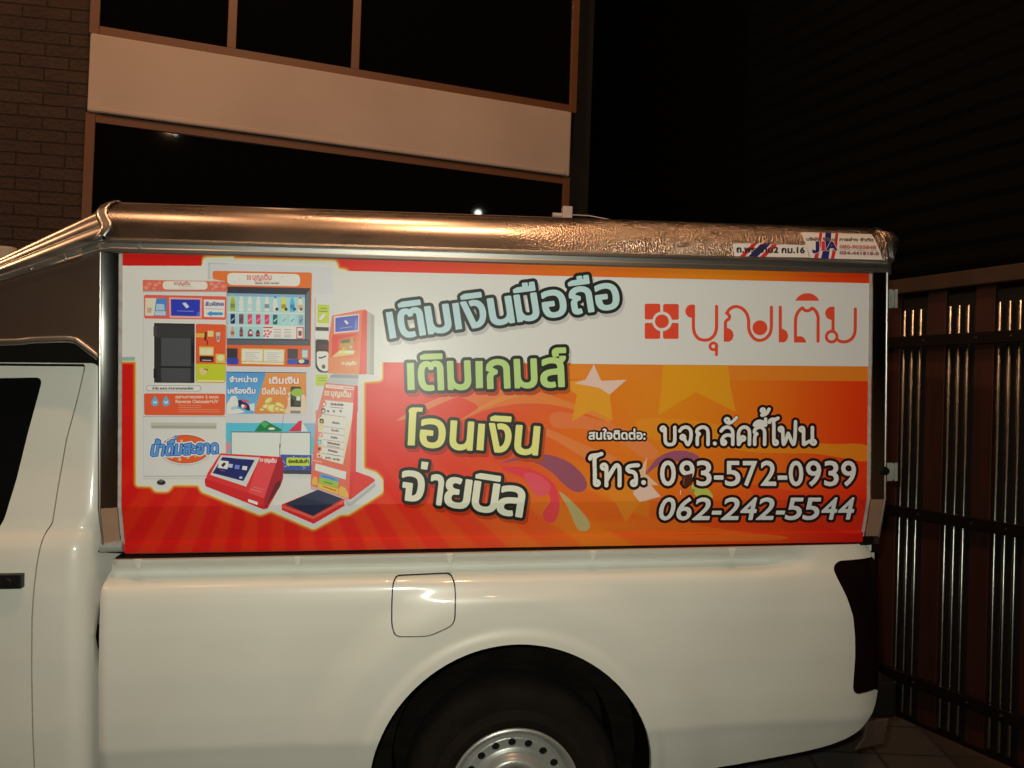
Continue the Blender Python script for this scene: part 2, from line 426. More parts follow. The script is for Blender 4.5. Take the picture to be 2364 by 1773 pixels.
u_ = MB(); u_.box(-1.20, 1.18, .45, FARY-.45, .28, .52); u_.box(-3.6, -1.2, .12, FARY-.12, .24, .34)
u_.build('chassis', black_pl, truck)

# ------------------------------------------------------------------ wheels
def make_wheel(c, flip=1):
    wheel_parts(c, flip)
    for o in COL.objects:
        if o.type == 'MESH' and o.name.split('.')[0] in ('wheel', 'rim', 'disc', 'hub', 'brake_drum') and not o.data.get('sized'):
            o.data['sized'] = 1
            for v in o.data.vertices: v.co.x = c[0]+(v.co.x-c[0])*1.03; v.co.z = c[2]+(v.co.z-c[2])*1.03
def wheel_parts(c, flip=1):
    tyre = MB(); prf = [(.205, .165), (.235, .150), (.262, .008), (.275, .002), (.300, .000), (.303, -.001), (.306, -.001), (.309, .003), (.322, .010), (.336, .030), (.342, .055), (.343, .10), (.342, .145), (.335, .17), (.310, .195), (.235, .195)]
    prf = [(.200, .020), (.214, .006), (.235, -.004)] + [p for p in prf if p[0] > .25]
    tyre.lathe([(r, y*flip) for r, y in prf], c, 96)
    wl = tyre.build('wheel', rubber, truck, shade=35)
    rim = MB()
    rp = [(.208, .004), (.2075, -.004), (.203, -.006), (.197, -.001), (.192, .004), (.186, .018), (.181, .034), (.176, .046)]
    rim.lathe([(r, y*flip) for r, y in rp], c, 96); ro = rim.build('rim', steel, wl, shade=50)
    holes = [(.152*math.cos(a), .152*math.sin(a)) for a in [math.radians(92+20*k) for k in range(18)]]
    def sd(X, Z):
        rr = np.hypot(X, Z); f = np.maximum(rr-.178, .040-rr)
        for hh in holes: f = np.maximum(f, -(np.hypot(X-hh[0], Z-hh[1])-.0125))
        return f
    def yd(x, z):
        rr = np.hypot(x, z)
        return np.interp(rr, [0, .04, .060, .075, .088, .098, .108, .120, .136, .165, .178], [.05, .05, .042, .022, .006, .001, .006, .024, .034, .030, .046])
    o = skin('disc', sd, (-.19, .19, -.19, .19), .0042, yd, steel, wl, back=.006, shade=60)
    for v in o.data.vertices: v.co = (v.co.x+c[0], v.co.y*flip+c[1], v.co.z+c[2])
    hb = MB(); hb.lathe([(r, y*flip) for r, y in [(.0005, .012), (.030, .014), (.036, .022), (.038, .05), (.060, .052)]], c, 32)
    for k in range(6):
        a = math.radians(30+60*k); bx, bz = c[0]+.062*math.cos(a), c[2]+.062*math.sin(a)
        hb.tube([(bx, c[1]+.048*flip, bz), (bx, c[1]+.016*flip, bz)], .011, 6)
    hb.build('hub', steel, wl, shade=40)
    bk = MB(); bk.lathe([(r, y*flip) for r, y in [(.0005, .085), (.20, .085)]], c, 32); bk.build('brake_drum', black_pl, wl)
WC = (.011, .030, .306)
make_wheel(WC); make_wheel((-3.02, .030, .306)); make_wheel((.011, FARY-.030, .306), -1); make_wheel((-3.02, FARY-.030, .306), -1)

# ------------------------------------------------------------------ cab
def y_cab(x, z):
    y = np.interp(z, [.2, .36, .46, .60, .80, 1.0, 1.10, 1.135, 1.160, 1.178, 1.21, 1.45, 1.66, 1.70], [.035, .010, -.012, -.022, -.026, -.024, -.017, -.012, .000, .018, .026, .060, .094, .106])
    xc = x-.030*smooth(1.16, 1.24, z)
    t = np.clip((xc+1.338)/.072, 0, .985)
    y = y + .072*(1-np.sqrt(1-t*t)) + 3.0*np.clip(xc+1.267, 0, 1)
    return y
c_rear = [(236, 900), (236, 1100), (236, 1240), (236, 1330), (229, 1360), (221, 1420), (219, 1480), (222, 1540), (231, 1592), (236, 1620), (236, 1800), (236, 1900)]
rear = [(-1.235-(236-x)*.0021, float(onY(230, y, 0)[2])) for x, y in c_rear]
zr = float(onY(60, 836, .10)[2])
FA = (-3.02, .345)
cab_poly = [(rear[0][0], zr)] + rear + [(-1.285, .26), (-3.98, .26), (-4.02, .62), (-3.95, .86), (-3.70, .985), (-2.72, 1.10), (-2.62, 1.16), (-2.02, zr-.03), (-1.92, zr)]
ds = zoom([(425, 212), (405, 340), (385, 450), (345, 640), (310, 930), (290, 1130), (262, 1175), (250, 1260), (235, 1370), (222, 1530), (215, 1659)], 0, 760, 2.513) + [(85, 1560), (87, 1773)]
seam = pxpoly(ds, .01)
door_poly = seam + [(seam[-1][0], .30), (-2.45, .30), (-2.50, 1.12), (-2.38, 1.20), (-1.95, seam[0][1])]
win_px = [(-20, 873), (72, 871.5), (80, 874), (83, 884), (79, 905), (60, 1000), (41, 1105), (19, 1195), (10, 1214), (-8, 1221)]
winl = pxpoly(win_px, .05)
win_poly = winl + [(-2.30, winl[-1][1]-.005), (-1.93, winl[0][1])]
win_poly = round_poly(win_poly, .012)
GAP = .0028
def sd_cabside(X, Z):
    f = sd_poly(X, Z, cab_poly); f = np.maximum(f, -sd_disc(X, Z, FA, .44))
    f = np.maximum(f, -(sd_poly(X, Z, door_poly)-GAP)); return f
def sd_door(X, Z):
    return np.maximum(sd_poly(X, Z, door_poly)+.001, -sd_poly(X, Z, win_poly))
cb = (-4.05, -1.20, .22, 1.74)
skin('cab_side', sd_cabside, cb, .010, y_cab, paint, truck, back=.02, shade=50)
door = skin('door', sd_door, (-2.6, -1.30, .26, 1.70), .008, y_cab, paint, truck, back=.015, shade=50)
dg_ = skin('window', lambda X, Z: sd_poly(X, Z, win_poly)-.004, (-2.4, -1.40, 1.1, 1.70), .012, lambda x, z: y_cab(x, z)+.008, glass, door, back=.004)
q = onY(54, 1340, -.04); zc = float(q[2]); xr = float(q[0])
hb = MB(); hb.box(xr-.245, xr, -.055, -.030, zc-.021, zc+.021); hb.box(xr-.235, xr-.07, -.062, -.054, zc-.010, zc+.012)
hb.tube([(xr-.034, -.053, zc), (xr-.034, -.0605, zc)], .011, 16)
ho = hb.build('handle', black_pl, door, bevel=.008)
hk = MB(); hk.box(xr-.235, xr-.01, -.034, -.020, zc-.016, zc+.016); hk.build('handle_base', black_pl, ho)
sk = MB()                                                       # dark rubber behind the door seam
sk.prism([(a-.02, b) for a, b in seam] + [(a+.03, b) for a, b in reversed(seam)], .052, .056)
sk2 = MB()
pp = [(a, b) for a, b in seam]
v = []; 
for a, b2 in pp:
    yy = float(y_cab(np.array([a]), np.array([b2]))[0])+.012
    v += [(a-.012, yy, b2), (a+.014, yy, b2)]
sk2.add(v, [(2*i, 2*i+1, 2*i+3, 2*i+2) for i in range(len(pp)-1)])
yy = float(y_cab(np.array([-1.7]), np.array([seam[0][1]]))[0])+.012
sk2.box(-2.0, seam[0][0]+.012, yy, yy+.003, seam[0][1]-.012, seam[0][1]+.012)
sk2.build('door_seal', seal, door)
skin('cab_side', lambda X, Z: np.maximum(sd_poly(X, Z, cab_poly), -np.minimum(sd_disc(X, Z, FA, .44), sd_poly(X, Z, win_poly))), cb, .02, y_cab, paint, truck, back=.02, side=-1, shade=50)
skin('window', lambda X, Z: sd_poly(X, Z, win_poly)-.004, (-2.4, -1.40, 1.1, 1.70), .02, lambda x, z: y_cab(x, z)+.008, glass, truck, back=.004, side=-1)
cm = MB()
low = [(-1.30, .86), (-1.30, 1.17), (-2.62, 1.15), (-2.72, 1.09), (-3.70, .975), (-3.93, .86)]
cm.prism(low, .09, FARY-.09)
up = [(-1.30, 1.16), (-1.29, zr-.03), (-1.92, zr-.03), (-2.02, zr-.06), (-2.58, 1.17)]
cm.prism(up, .135, FARY-.135)
rf = [(-1.27, zr-.012), (-1.92, zr-.012), (-1.92, zr-.034), (-1.27, zr-.034)]
cm.prism(rf, .115, FARY-.115)
cm.build('cab_body', paint, truck)
fl = MB()
for y0, y1 in ((.03, .30), (FARY-.30, FARY-.03)):
    fl = MB(); fr = [(FA[0]+.45*math.cos(a), FA[1]+.45*math.sin(a)) for a in np.linspace(-.2, math.pi+.2, 30)]
    v = [(x, y0, z) for x, z in fr]+[(x, y1, z) for x, z in fr]; fl.add(v, [(i, i+1, i+31, i+30) for i in range(29)])
    fl.build('front_wheelhouse', liner, truck, shade=40)
ws = MB(); ws.add([(-2.61, .16, 1.18), (-2.03, .20, zr-.055), (-2.03, FARY-.20, zr-.055), (-2.61, FARY-.16, 1.18)], [(0, 1, 2, 3)])
ws.build('windscreen', glass, truck)
fb = MB(); fb.box(-4.06, -3.86, .06, FARY-.06, .30, .56); fb.build('front_bumper', paint, truck, bevel=.03)
for yy in (.10, FARY-.42):
    hl = MB(); hl.box(-3.99, -3.90, yy, yy+.32, .70, .83); hl.build('headlight', inox, truck, bevel=.02)
gr = MB(); gr.box(-4.01, -3.93, .46, FARY-.46, .60, .80); gr.build('grille', black_pl, truck, bevel=.01)
# ------------------------------------------------------------------ canopy
ZB, ZL = 1.25, 1.136                             # fold of the advert panel, its bottom lip
KS = .27
def y_pan(z):
    z = np.asarray(z, float)
    y = np.where(z < ZB, (ZB-z)*KS, 0.0)
    yl = (ZB-ZL)*KS
    y = np.where(z < ZL-1e-6, yl-.007*smooth(ZL, ZL-.003, z) + (ZL-z)*.16, y)
    return y
def pan(px, py):
    """photo point -> (x, z) on the folded advert panel"""
    d = AT @ np.array([(px-CXP)/FPX, -(py-CYP)/FPX, 1.0])
    tt = (0-CT[1])/d[1]; z = CT[2]+d[2]*tt
    if z < ZB: tt = (KS*(ZB-CT[2])-CT[1])/(d[1]+KS*d[2])
    p = CT+d*tt
    return float(p[0]), float(p[2])

canopy = MB()
XF, XR = -1.235, 1.326                            # front fold and tail end of the roof
# hidden carcass of the box
canopy.box(-1.19, 1.235, .045, FARY-.045, 1.27, 2.06)
canopy.box(-1.19, 1.20, .085, FARY-.085, 1.100, 1.27)
canopy_o = canopy.build('canopy', dull, truck)
# roof edge: one rounded profile swept round the tail corner and down the cab end
RP = [(.20, 0), (.15, -.0008), (.102, -.003), (.081, -.010), (.056, -.025), (.035, -.043), (.024, -.057), (.015, -.072), (.0088, -.086), (.0046, -.100), (.0012, -.112), (-.0015, -.122), (-.0036, -.130), (-.001, -.133), (.02, -.133)]
def ztop(x): return 2.183-.0030*(x+1.235)
ZT = 2.183
slope = .557
def sweep(profile, stations):
    """stations: (x, y, z, ox, oy) with outward direction; profile (in, up)"""
    v = []; n = len(profile); f = []
    for (x, y, z, ox, oy) in stations:
        v += [(x-ox*i, y-oy*i, z+u) for i, u in profile]
    for j in range(len(stations)-1):
        f += [(j*n+i, j*n+i+1, (j+1)*n+i+1, (j+1)*n+i) for i in range(n-1)]
    return v, f
RC = .075
XS = XR-RC
st = [(XF+(XS-XF)*k/24, 0, ztop(XF+(XS-XF)*k/24), 0, -1) for k in range(25)]
def corner(n=8):
    return [(XS+RC*math.sin(math.pi/2*k/n), RC-RC*math.cos(math.pi/2*k/n), ztop(XS), math.sin(math.pi/2*k/n), -math.cos(math.pi/2*k/n)) for k in range(1, n+1)]
# round the tail corner only the lower, outer part of the profile turns
UC = -.0128
RPc = [(RC-.0005, UC)] + [p for p in RP if p[0] < RC-.002]
far = lambda L: [(x, FARY-y, z, ox, -oy) for x, y, z, ox, oy in L]
m_ = MB()
v, f = sweep(RP, st); m_.add(v, f)
RPe = [(-.131, .030), (-.115, .020), (-.098, .011), (-.075, .003), (-.055, .0), (-.040, .003), (-.028, .011), (-.019, .026), (-.0135, .050), (-.0128, .075)]
def sweep_c(stn):
    v = []; n = len(RPc); m = len(stn)-1
    for j, (x, y, z, ox, oy) in enumerate(stn):
        w = min(1.0, j/6.0)
        for i, u in RPc:
            e = float(np.interp(u, [a for a, b2 in RPe], [b2 for a, b2 in RPe])); q = i*(1-w)+e*w
            v.append((x-ox*q, y-oy*q, z+u))
    return v, [(j*n+i, j*n+i+1, (j+1)*n+i+1, (j+1)*n+i) for j in range(m) for i in range(n-1)]
cs = [st[-1]] + corner() + [(XR, RC+(FARY-2*RC)*k/6, ztop(XS), 1, 0) for k in range(1, 7)]
v, f = sweep_c(cs); m_.add(v, f)
v, f = sweep(RP, far(st)); m_.add(v, f)
v, f = sweep_c(far([st[-1]] + corner())); m_.add(v, f)
m_.add([(XF, .20, ZT), (XS, .20, ztop(XS)), (XS, FARY-.20, ztop(XS)), (XF, FARY-.20, ZT)], [(0, 1, 2, 3)])
m_.add([(XS-.01, RC-.002, ztop(XS)+UC), (XR-RC+.001, RC-.002, ztop(XS)+UC), (XR-RC+.001, FARY-RC+.002, ztop(XS)+UC), (XS-.01, FARY-RC+.002, ztop(XS)+UC)], [(0, 1, 2, 3)])
m_.add([(XS, .04, ztop(XS)-.125), (XR-.04, .04, ztop(XS)-.125), (XR-.04, FARY-.04, ztop(XS)-.125), (XS, FARY-.04, ztop(XS)-.125)], [(0, 1, 2, 3)])
m_.add([(XS, RC, ztop(XS)+UC), (XS, .20, ztop(XS)), (XS, FARY-.20, ztop(XS)), (XS, FARY-RC, ztop(XS)+UC)], [(0, 1, 2, 3)])
roof = m_.build('roof', hammer, canopy_o, shade=45)
es = MB()
v, f = sweep([(i-.003, u+.0015) for i, u in RP[2:14]], [(XS+.004, 0, ztop(XS), 0, -1), (XS+.020, 0, ztop(XS), 0, -1)]); es.add(v, f)
es.build('end_strap', alu_rail, canopy_o, shade=60)

# cab end: the same edge continues down over the cab as polished channels
XE = -2.75
SP = [(.175, .000), (.12, -.002), (.080, -.010), (.060, -.020), (.052, -.030), (.050, -.040), (.036, -.046), (.022, -.056), (.014, -.070), (.012, -.084), (.004, -.090), (-.006, -.104), (-.010, -.120), (-.010, -.136), (-.004, -.142), (.02, -.142)]
def zlow(x):
    d = XF-x
    return 2.0065-.3375*d if d < .52 else 2.0065-.3375*.52-slope*(d-.52)
def slope_st(x):
    zt = ZT-(XF-x)*slope
    return (x, zt, (zt-zlow(x))/(ZT-2.0065))
xs_ = [XF-.004] + [XF-(XF-XE)*k/24 for k in range(1, 25)]
def sweep_s(profile, far_=False):
    v = []; n = len(profile)
    for x in xs_:
        _, zt, k = slope_st(x); v += [(x, (FARY-i) if far_ else i, zt+u*k) for i, u in profile]
    return v, [(j*n+i, j*n+i+1, (j+1)*n+i+1, (j+1)*n+i) for j in range(len(xs_)-1) for i in range(n-1)]
c_ = MB(); v, f = sweep_s(SP); c_.add(v, f)
c_.add([(XF, .17, ZT-.002), (XE, .17, ZT-(XF-XE)*slope), (XE, FARY-.17, ZT-(XF-XE)*slope), (XF, FARY-.17, ZT-.002)], [(0, 1, 2, 3)])
v, f = sweep_s(SP, True); c_.add(v, f)
c_.build('cab_fairing', inox_sat, canopy_o, shade=40)
# crimped strap over the fold
sp_ = MB()
for k, (dx, up) in enumerate(((-.040, .0), (.0, .0))):
    pass
n = len(RP); ss = []
prof_s = [(i-.005-.0025*math.sin(7.0*j), u+.003+.002*math.sin(5.0*j+1)) for j, (i, u) in enumerate(RP)]
sv = []; sf = []
stn = [(-.022, .000), (-.018, .003), (-.011, .0045), (-.004, .002), (.003, .004), (.009, .0025), (.012, .0)]
for dx, lift in stn:
    x = XF+dx; z = ZT-(max(-dx, 0))*slope*.8
    sv += [(x+(.016 if j > 3 else 0)*0+.010*math.sin(j*.9)-(.10+u)*.10, i-lift, z+u+lift*.5) for j, (i, u) in enumerate(prof_s)]
for j in range(len(stn)-1):
    sf += [(j*n+i, j*n+i+1, (j+1)*n+i+1, (j+1)*n+i) for i in range(n-1)]
sp_.add(sv, sf); sp_.build('corner_strap', inox_sat, canopy_o, shade=60)

# rail under the roof edge, following the fold, with its bead and rivets
zr0 = 2.0475
RR = [(.03, .0), (-.004, .0), (-.010, -.005), (-.011, -.010), (-.007, -.014), (-.007, -.026), (-.010, -.030), (-.011, -.039), (-.006, -.044), (.01, -.044)]
rl = MB()
srl = [(1.250, 0, zr0-.004, 0, -1), (0, 0, zr0-.001, 0, -1), (-.9, 0, zr0+.003, 0, -1), (XF+.02, 0, zr0+.003, 0, -1), (XF-.02, 0, zr0-.004, 0, -1), (XF-.06, 0, zr0-.018, 0, -1)]
v, f = sweep(RR, srl); rl.add(v, f)
rl.box(1.2505, 1.264, .0, FARY, zr0-.048, zr0-.005)
rail = rl.build('eave_rail', alu_rail, canopy_o, shade=30)
rs = MB()
xt = [XF-.06-k*.05 for k in range(28)]
n = len(RR); v = []
for x in xt:
    k = .8*slope_st(x)[2]; v += [(x, i, zlow(x)+.004+(u+.044)*k) for i, u in RR]
rs.add(v, [(j*n+i, j*n+i+1, (j+1)*n+i+1, (j+1)*n+i) for j in range(len(xt)-1) for i in range(n-1)])
for x in (XF+.10, XF-.015, XF-.11, XF-.205, XF-.30, XF-.395, XF-.49):
    z = zr0-.018 if x > XF else zlow(x)+.004+.024*.8*slope_st(x)[2]
    rs.tube([(x, -.006, z), (x, -.0135, z)], [.0065, .004], 10)
rs.build('fairing_trim', inox_sat, rail, shade=40)
bl = MB(); bl.box(XF+.005, 1.245, -.0015, .01, zr0-.0015, zr0+.0045); bl.build('roof_seal', seal, canopy_o)
ds_ = MB(); ds_.box(1.222, 1.262, -.012, .03, zr0-.058, zr0+.055); 
# wing sheet between fairing and cab roof
wing_px = [(236, 583), (236, 850), (232, 826), (185, 790), (172, 785), (150, 783), (80, 785), (0, 790)]
wl_ = pxpoly(wing_px, .01)
zwb = wl_[-1][1]
wpoly = [(wl_[0][0], zlow(wl_[0][0])+.012)] + wl_[1:] + [(-2.05, zwb-.01), (-2.62, zwb-.06), (-2.75, 1.52)] + [(x, zlow(x)+.012) for x in (-2.6, -2.2, -1.9, -1.755, -1.5, -1.3)]
wg = MB(); wg.prism(wpoly, .004, .020); wgo = wg.build('wing_panel', dull, canopy_o)
wg = MB(); wg.prism(wpoly, FARY-.02, FARY-.004); wg.build('wing_panel', dull, canopy_o)
tr = smooth_pts([(-2.7, .0, zwb-.07), (-2.4, .0, zwb-.03), (-2.0, .0, zwb-.005)] + [(a, .0, b2) for a, b2 in reversed(wl_[2:])], 4)
tb = MB(); tb.tube(tr, .0105, 10); tb.build('wing_trim', inox_sat, wgo, shade=60)
# dark sheet standing in for shade in the deep gap between wing and cab roof
gf = MB(); gf.box(-2.5, -1.225, .10, .115, zr-.03, zwb+.06); gf.build('gap_shade', seal, canopy_o)

bead = mat('satin_edge_bead', (.72, .72, .68), rough=.36, metal=1, var=.3, vscale=30, dark=(.5, .5, .47), stretch=(1, 1, .3))
foot_refl = mat('painted_foot_reflection', (.46, .27, .18), rough=.5, metal=.35, var=.4, vscale=18, dark=(.34, .19, .12))  # warm ground reflection on the bent foot, put into its colour
# posts: mirror-polished angle, bent like the panel
def post(px0, px1, zt, tilt, name='corner_post'):
    x0, x1 = float(onY(px0, 880, -.008)[0]), float(onY(px1, 880, -.008)[0])
    zb = 1.118
    o = None
    zz = [zt, ZB, zb]
    p = MB(); fr = .0045
    ya, yb_ = (-.0195, -.0038) if tilt else (-.0095, -.0105)
    cols = [(x0, .030), (x0, ya+.004), (x0+.0015, ya+.0012), (x0+fr, ya), (x1-fr, yb_), (x1, yb_+.004), (x1, .030)]
    v = []; 
    for z in zz:
        yy = (ZB-z)*KS if z < ZB else 0
        v += [(x, y+yy, z) for x, y in cols]
    k = len(cols)
    p.add(v, [(j*k+i, j*k+i+1, (j+1)*k+i+1, (j+1)*k+i) for j in range(2) for i in range(k-1)])
    yb = (ZB-zb)*KS
    p.add([(x, y+yb, zb) for x, y in cols], [tuple(range(k))])
    o = p.build(name, inox, canopy_o, shade=25)
    xb = x0+.002 if tilt else x1-.001
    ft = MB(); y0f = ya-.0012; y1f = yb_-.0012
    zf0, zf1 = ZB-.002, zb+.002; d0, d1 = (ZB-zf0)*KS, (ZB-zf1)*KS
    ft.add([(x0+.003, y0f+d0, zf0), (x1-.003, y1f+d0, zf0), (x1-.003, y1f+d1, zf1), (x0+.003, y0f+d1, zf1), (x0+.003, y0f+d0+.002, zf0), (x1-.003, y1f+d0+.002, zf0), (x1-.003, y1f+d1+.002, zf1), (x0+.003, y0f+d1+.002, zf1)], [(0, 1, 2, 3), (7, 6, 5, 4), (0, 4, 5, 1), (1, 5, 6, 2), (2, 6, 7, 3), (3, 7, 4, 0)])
    ft.build('foot_reflection', foot_refl, o)
    e = MB(); e.tube([(xb, (-.0188 if tilt else -.0095)+((ZB-z)*KS if z < ZB else 0), z) for z in zz], .0046, 10); e.build('post_edge', bead, o, shade=60)
    return o
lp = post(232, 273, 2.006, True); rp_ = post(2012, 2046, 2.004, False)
for a, b2, o in ((273.6, 281.4, lp), (2004.6, 2011.4, rp_)):
    x0, x1 = float(onY(a, 880, -.004)[0]), float(onY(b2, 880, -.004)[0])
    p = MB(); v = []
    for z in (2.006, ZB, 1.118):
        yy = (ZB-z)*KS if z < ZB else 0
        v += [(x0, .02+yy, z), (x0, -.005+yy, z), (x1, -.005+yy, z), (x1, .02+yy, z)]
    p.add(v, [(j*4+i, j*4+i+1, (j+1)*4+i+1, (j+1)*4+i) for j in range(2) for i in range(3)]); p.build('post_seal', greyseal, o)
bolt = MB(); q = onY(2041, 1087, -.012); bolt.tube([(q[0], -.008, q[2]), (q[0], -.022, q[2])], [.016, .013], 14); bolt.build('post_bolt', seal, rp_, shade=40)
bolt = MB(); q = onY(1990, 640, -.012)
# bottom rail and its seal
br = MB(); q0 = onY(240, 1262, .02); zb0 = float(q0[2])
br.tube([(float(q0[0])-.004, .024, zb0), (float(onY(284, 1262, .02)[0]), .024, zb0-.0006)], .017, 14)
bro = br.build('base_rail', zinc, canopy_o, shade=50)
cp = MB(); cp.tube([(float(q0[0])-.010, .024, zb0), (float(q0[0])+.010, .024, zb0)], .0185, 14); cp.build('rail_cap', zinc, bro, shade=50)
bs = MB(); bs.box(-1.20, 1.20, -.001, .075, 1.0945, 1.0995); bs.prism([(float(onY(215, 1280, .02)[0]), zb0-.022), (float(onY(236, 1262, .02)[0]), zb0+.008), (-1.0, zb0+.004), (-1.0, 1.096)], .045, .075); bs.box(1.19, 1.255, .045, .075, 1.06, 1.125)
bs.build('base_seal', seal, canopy_o)
# rear door, hinges
rd = MB(); rd.box(1.236, 1.252, .035, FARY-.035, 1.09, 2.0); rdo = rd.build('rear_door', dull, canopy_o)
rg = MB(); rg.box(1.2525, 1.256, .25, FARY-.25, 1.45, 1.92); rg.build('pane', glass, rdo)
for y0, y1 in ((668, 712), (1068, 1110)):
    a = onY(2046, y0, .03); b2 = onY(2058, y1, .03); c2 = onY(2063, y0, .03); d2 = onY(2068, y1, .03)
    h = MB(); h.box(1.2525, b2[0], .022, .028, b2[2], a[2]); h.box(c2[0], d2[0], .018, .030, b2[2], a[2])
    h.box(b2[0]-.001, c2[0]+.001, .0285, .034, b2[2]+.004, a[2]-.004)
    h.build('hinge', zinc, rdo, bevel=.0015)
# ------------------------------------------------------------------ printed artwork
def WP(x):
    """white of the print as the photograph's exposure shows it from the cab end to the tail"""
    return [np.interp(x, [282, 1100, 2005], k) for k in ((196, 190, 168), (190, 183, 165), (168, 163, 146))]
def alb(c, x):
    w = WP(x); L = lin(c); Wl = lin(w)
    return tuple(min(max(a/b2*.80, .004), .86) for a, b2 in zip(L, Wl))

class Art:
    """layers of flat print in photo points, laid on a surface by the function put()"""
    def __init__(s, eps=6e-6): s.v = []; s.f = []; s.c = []; s.layer = 0; s.eps = eps
    def raw(s, pts, faces, colfn):
        s.layer += 1; n = len(s.v)
        for p in pts:
            s.v.append((p[0], p[1], s.layer)); s.c.append(colfn(p))
        s.f += [tuple(i+n for i in q) for q in faces]
    def cf(s, c):
        if callable(c): return c
        return lambda p: alb(c, p[0])
    def poly(s, pts, c):
        tr = tessellate_polygon([[Vector((x, y, 0)) for x, y in pts]])
        s.raw(pts, tr, s.cf(c))
    def rect(s, x0, y0, x1, y1, c): s.poly([(x0, y0), (x1, y0), (x1, y1), (x0, y1)], c)
    def rrect(s, x0, y0, x1, y1, r, c): s.poly(round_poly([(x0, y0), (x1, y0), (x1, y1), (x0, y1)], r, 3), c)
    def ell(s, x, y, a, b2, c, n=18, rot=0):
        cr_, sr = math.cos(rot), math.sin(rot)
        s.poly([(x+a*math.cos(t)*cr_-b2*math.sin(t)*sr, y+a*math.cos(t)*sr+b2*math.sin(t)*cr_) for t in np.linspace(0, 2*math.pi, n, endpoint=False)], c)
    def line(s, pts, w, c):
        P = [np.array(p, float) for p in pts]; L = []; R = []
        for i, p in enumerate(P):
            d = P[min(i+1, len(P)-1)]-P[max(i-1, 0)]; d /= np.linalg.norm(d)+1e-9; nn = np.array([-d[1], d[0]])*w/2
            L.append(tuple(p+nn)); R.append(tuple(p-nn))
        k = len(P); s.raw(L+R, [(i, i+1, i+1+k, i+k) for i in range(k-1)], s.cf(c))
    def field(s, fn, bounds, h, c, off=0.0, shift=(0, 0)):
        x0, y0, x1, y1 = bounds
        X, Y = np.meshgrid(np.arange(x0, x1+h, h), np.arange(y0, y1+h, h))
        f = fn(X, Y) if callable(fn) else fn
        V, F = march(f-off, x0+shift[0], y0+shift[1], h)
        s.raw(V, F, s.cf(c))
    def mesh(s, name, place):
        """place(x, y, layer) -> truck-frame point"""
        me = mesh_of([place(*p) for p in s.v], s.f, name)
        ca = me.color_attributes.new('print', 'FLOAT_COLOR', 'POINT')
        ca.data.foreach_set('color', np.array([(*c, 1.0) for c in s.c], np.float32).ravel())
        return me

# ---- lettering
TXT = {}
def contours(t):
    """outlines of a piece of text in em units"""
    if t in TXT: return TXT[t]
    c = bpy.data.curves.new('lettering', 'FONT'); c.body = t; c.resolution_u = 4; c.fill_mode = 'NONE'
    o = bpy.data.objects.new('lettering', c); COL.objects.link(o)
    me = o.evaluated_get(bpy.context.evaluated_depsgraph_get()).to_mesh()
    v = np.array([x.co[:2] for x in me.vertices]); out = []; cur = []
    for e in me.edges:
        a, b2 = e.vertices
        if cur and a != cur[-1]:
            out.append(v[cur]); cur = []
        if not cur: cur = [a]
        if b2 == cur[0]: out.append(v[cur]); cur = []
        else: cur.append(b2)
    if cur: out.append(v[cur])
    bpy.data.objects.remove(o); bpy.data.curves.remove(c)
    TXT[t] = [k for k in out if len(k) > 2]; return TXT[t]
def sd_contours(cs, h, marg, extra=()):
    """signed distance (nonzero winding) to outlines given in photo points"""
    al = np.concatenate(list(cs)+[np.array(e) for e in extra]); x0, y0 = np.floor(al.min(0)-marg); x1, y1 = np.ceil(al.max(0)+marg)
    X, Y = np.meshgrid(np.arange(x0, x1+h, h), np.arange(y0, y1+h, h))
    D = np.full(X.shape, 1e6); Wn = np.zeros(X.shape, int)
    for c in cs:
        lo = c.min(0)-marg; hi = c.max(0)+marg
        i0, i1 = max(int((lo[0]-x0)/h), 0), int((hi[0]-x0)/h)+2; j0, j1 = max(int((lo[1]-y0)/h), 0), int((hi[1]-y0)/h)+2
        xs, ys = X[j0:j1, i0:i1], Y[j0:j1, i0:i1]; d = D[j0:j1, i0:i1]; w = Wn[j0:j1, i0:i1]
        for A, B in zip(c, np.roll(c, -1, 0)):
            np.minimum(d, seg_dist(xs, ys, A, B), out=d)
            if A[1] == B[1]: continue
            t_ = (ys-A[1])/(B[1]-A[1]); hit = (t_ >= 0) & (t_ < 1) & (A[0]+t_*(B[0]-A[0]) > xs)
            w += np.where(hit, 1 if B[1] > A[1] else -1, 0)
    return np.where(Wn != 0, -1, 1)*np.sqrt(D), (x0, y0, x1, y1)
HC = .553                                          # height of a plain consonant, em
def warp(quad, u, v):
    BL, BR, TR, TL = [np.array(q, float) for q in quad]
    u = np.asarray(u)[:, None]; v = np.asarray(v)[:, None]
    return (BL*(1-u)+BR*u)*(1-v) + (TL*(1-u)+TR*u)*v
def place_text(t, quad, anchor=None, base=None, hc=HC, grow=0.0):
    """outlines of t laid in the quad (BL, BR, TR, TL); anchor = left, right of its base letter in photo x"""
    cs = contours(t); bs = contours(base or t); al = np.concatenate(bs); bx0, bx1 = al[:, 0].min(), al[:, 0].max()
    xl, xr = (quad[0][0]+quad[3][0])/2, (quad[1][0]+quad[2][0])/2
    a0, a1 = anchor if anchor else (xl, xr)
    a0 += grow; a1 -= grow
    return [warp(quad, ((a0+(c[:, 0]-bx0)/(bx1-bx0)*(a1-a0))-xl)/(xr-xl), c[:, 1]/hc) for c in cs]
def text(art, t, quad, c, off=.5, h=1.0, hc=HC, outline=None, oc=None):
    cs = place_text(t, quad, hc=hc)
    f, bd = sd_contours(cs, h, (outline or 0)+off+2)
    if outline: art.field(f, bd, h, oc, outline)
    art.field(f, bd, h, c, off)
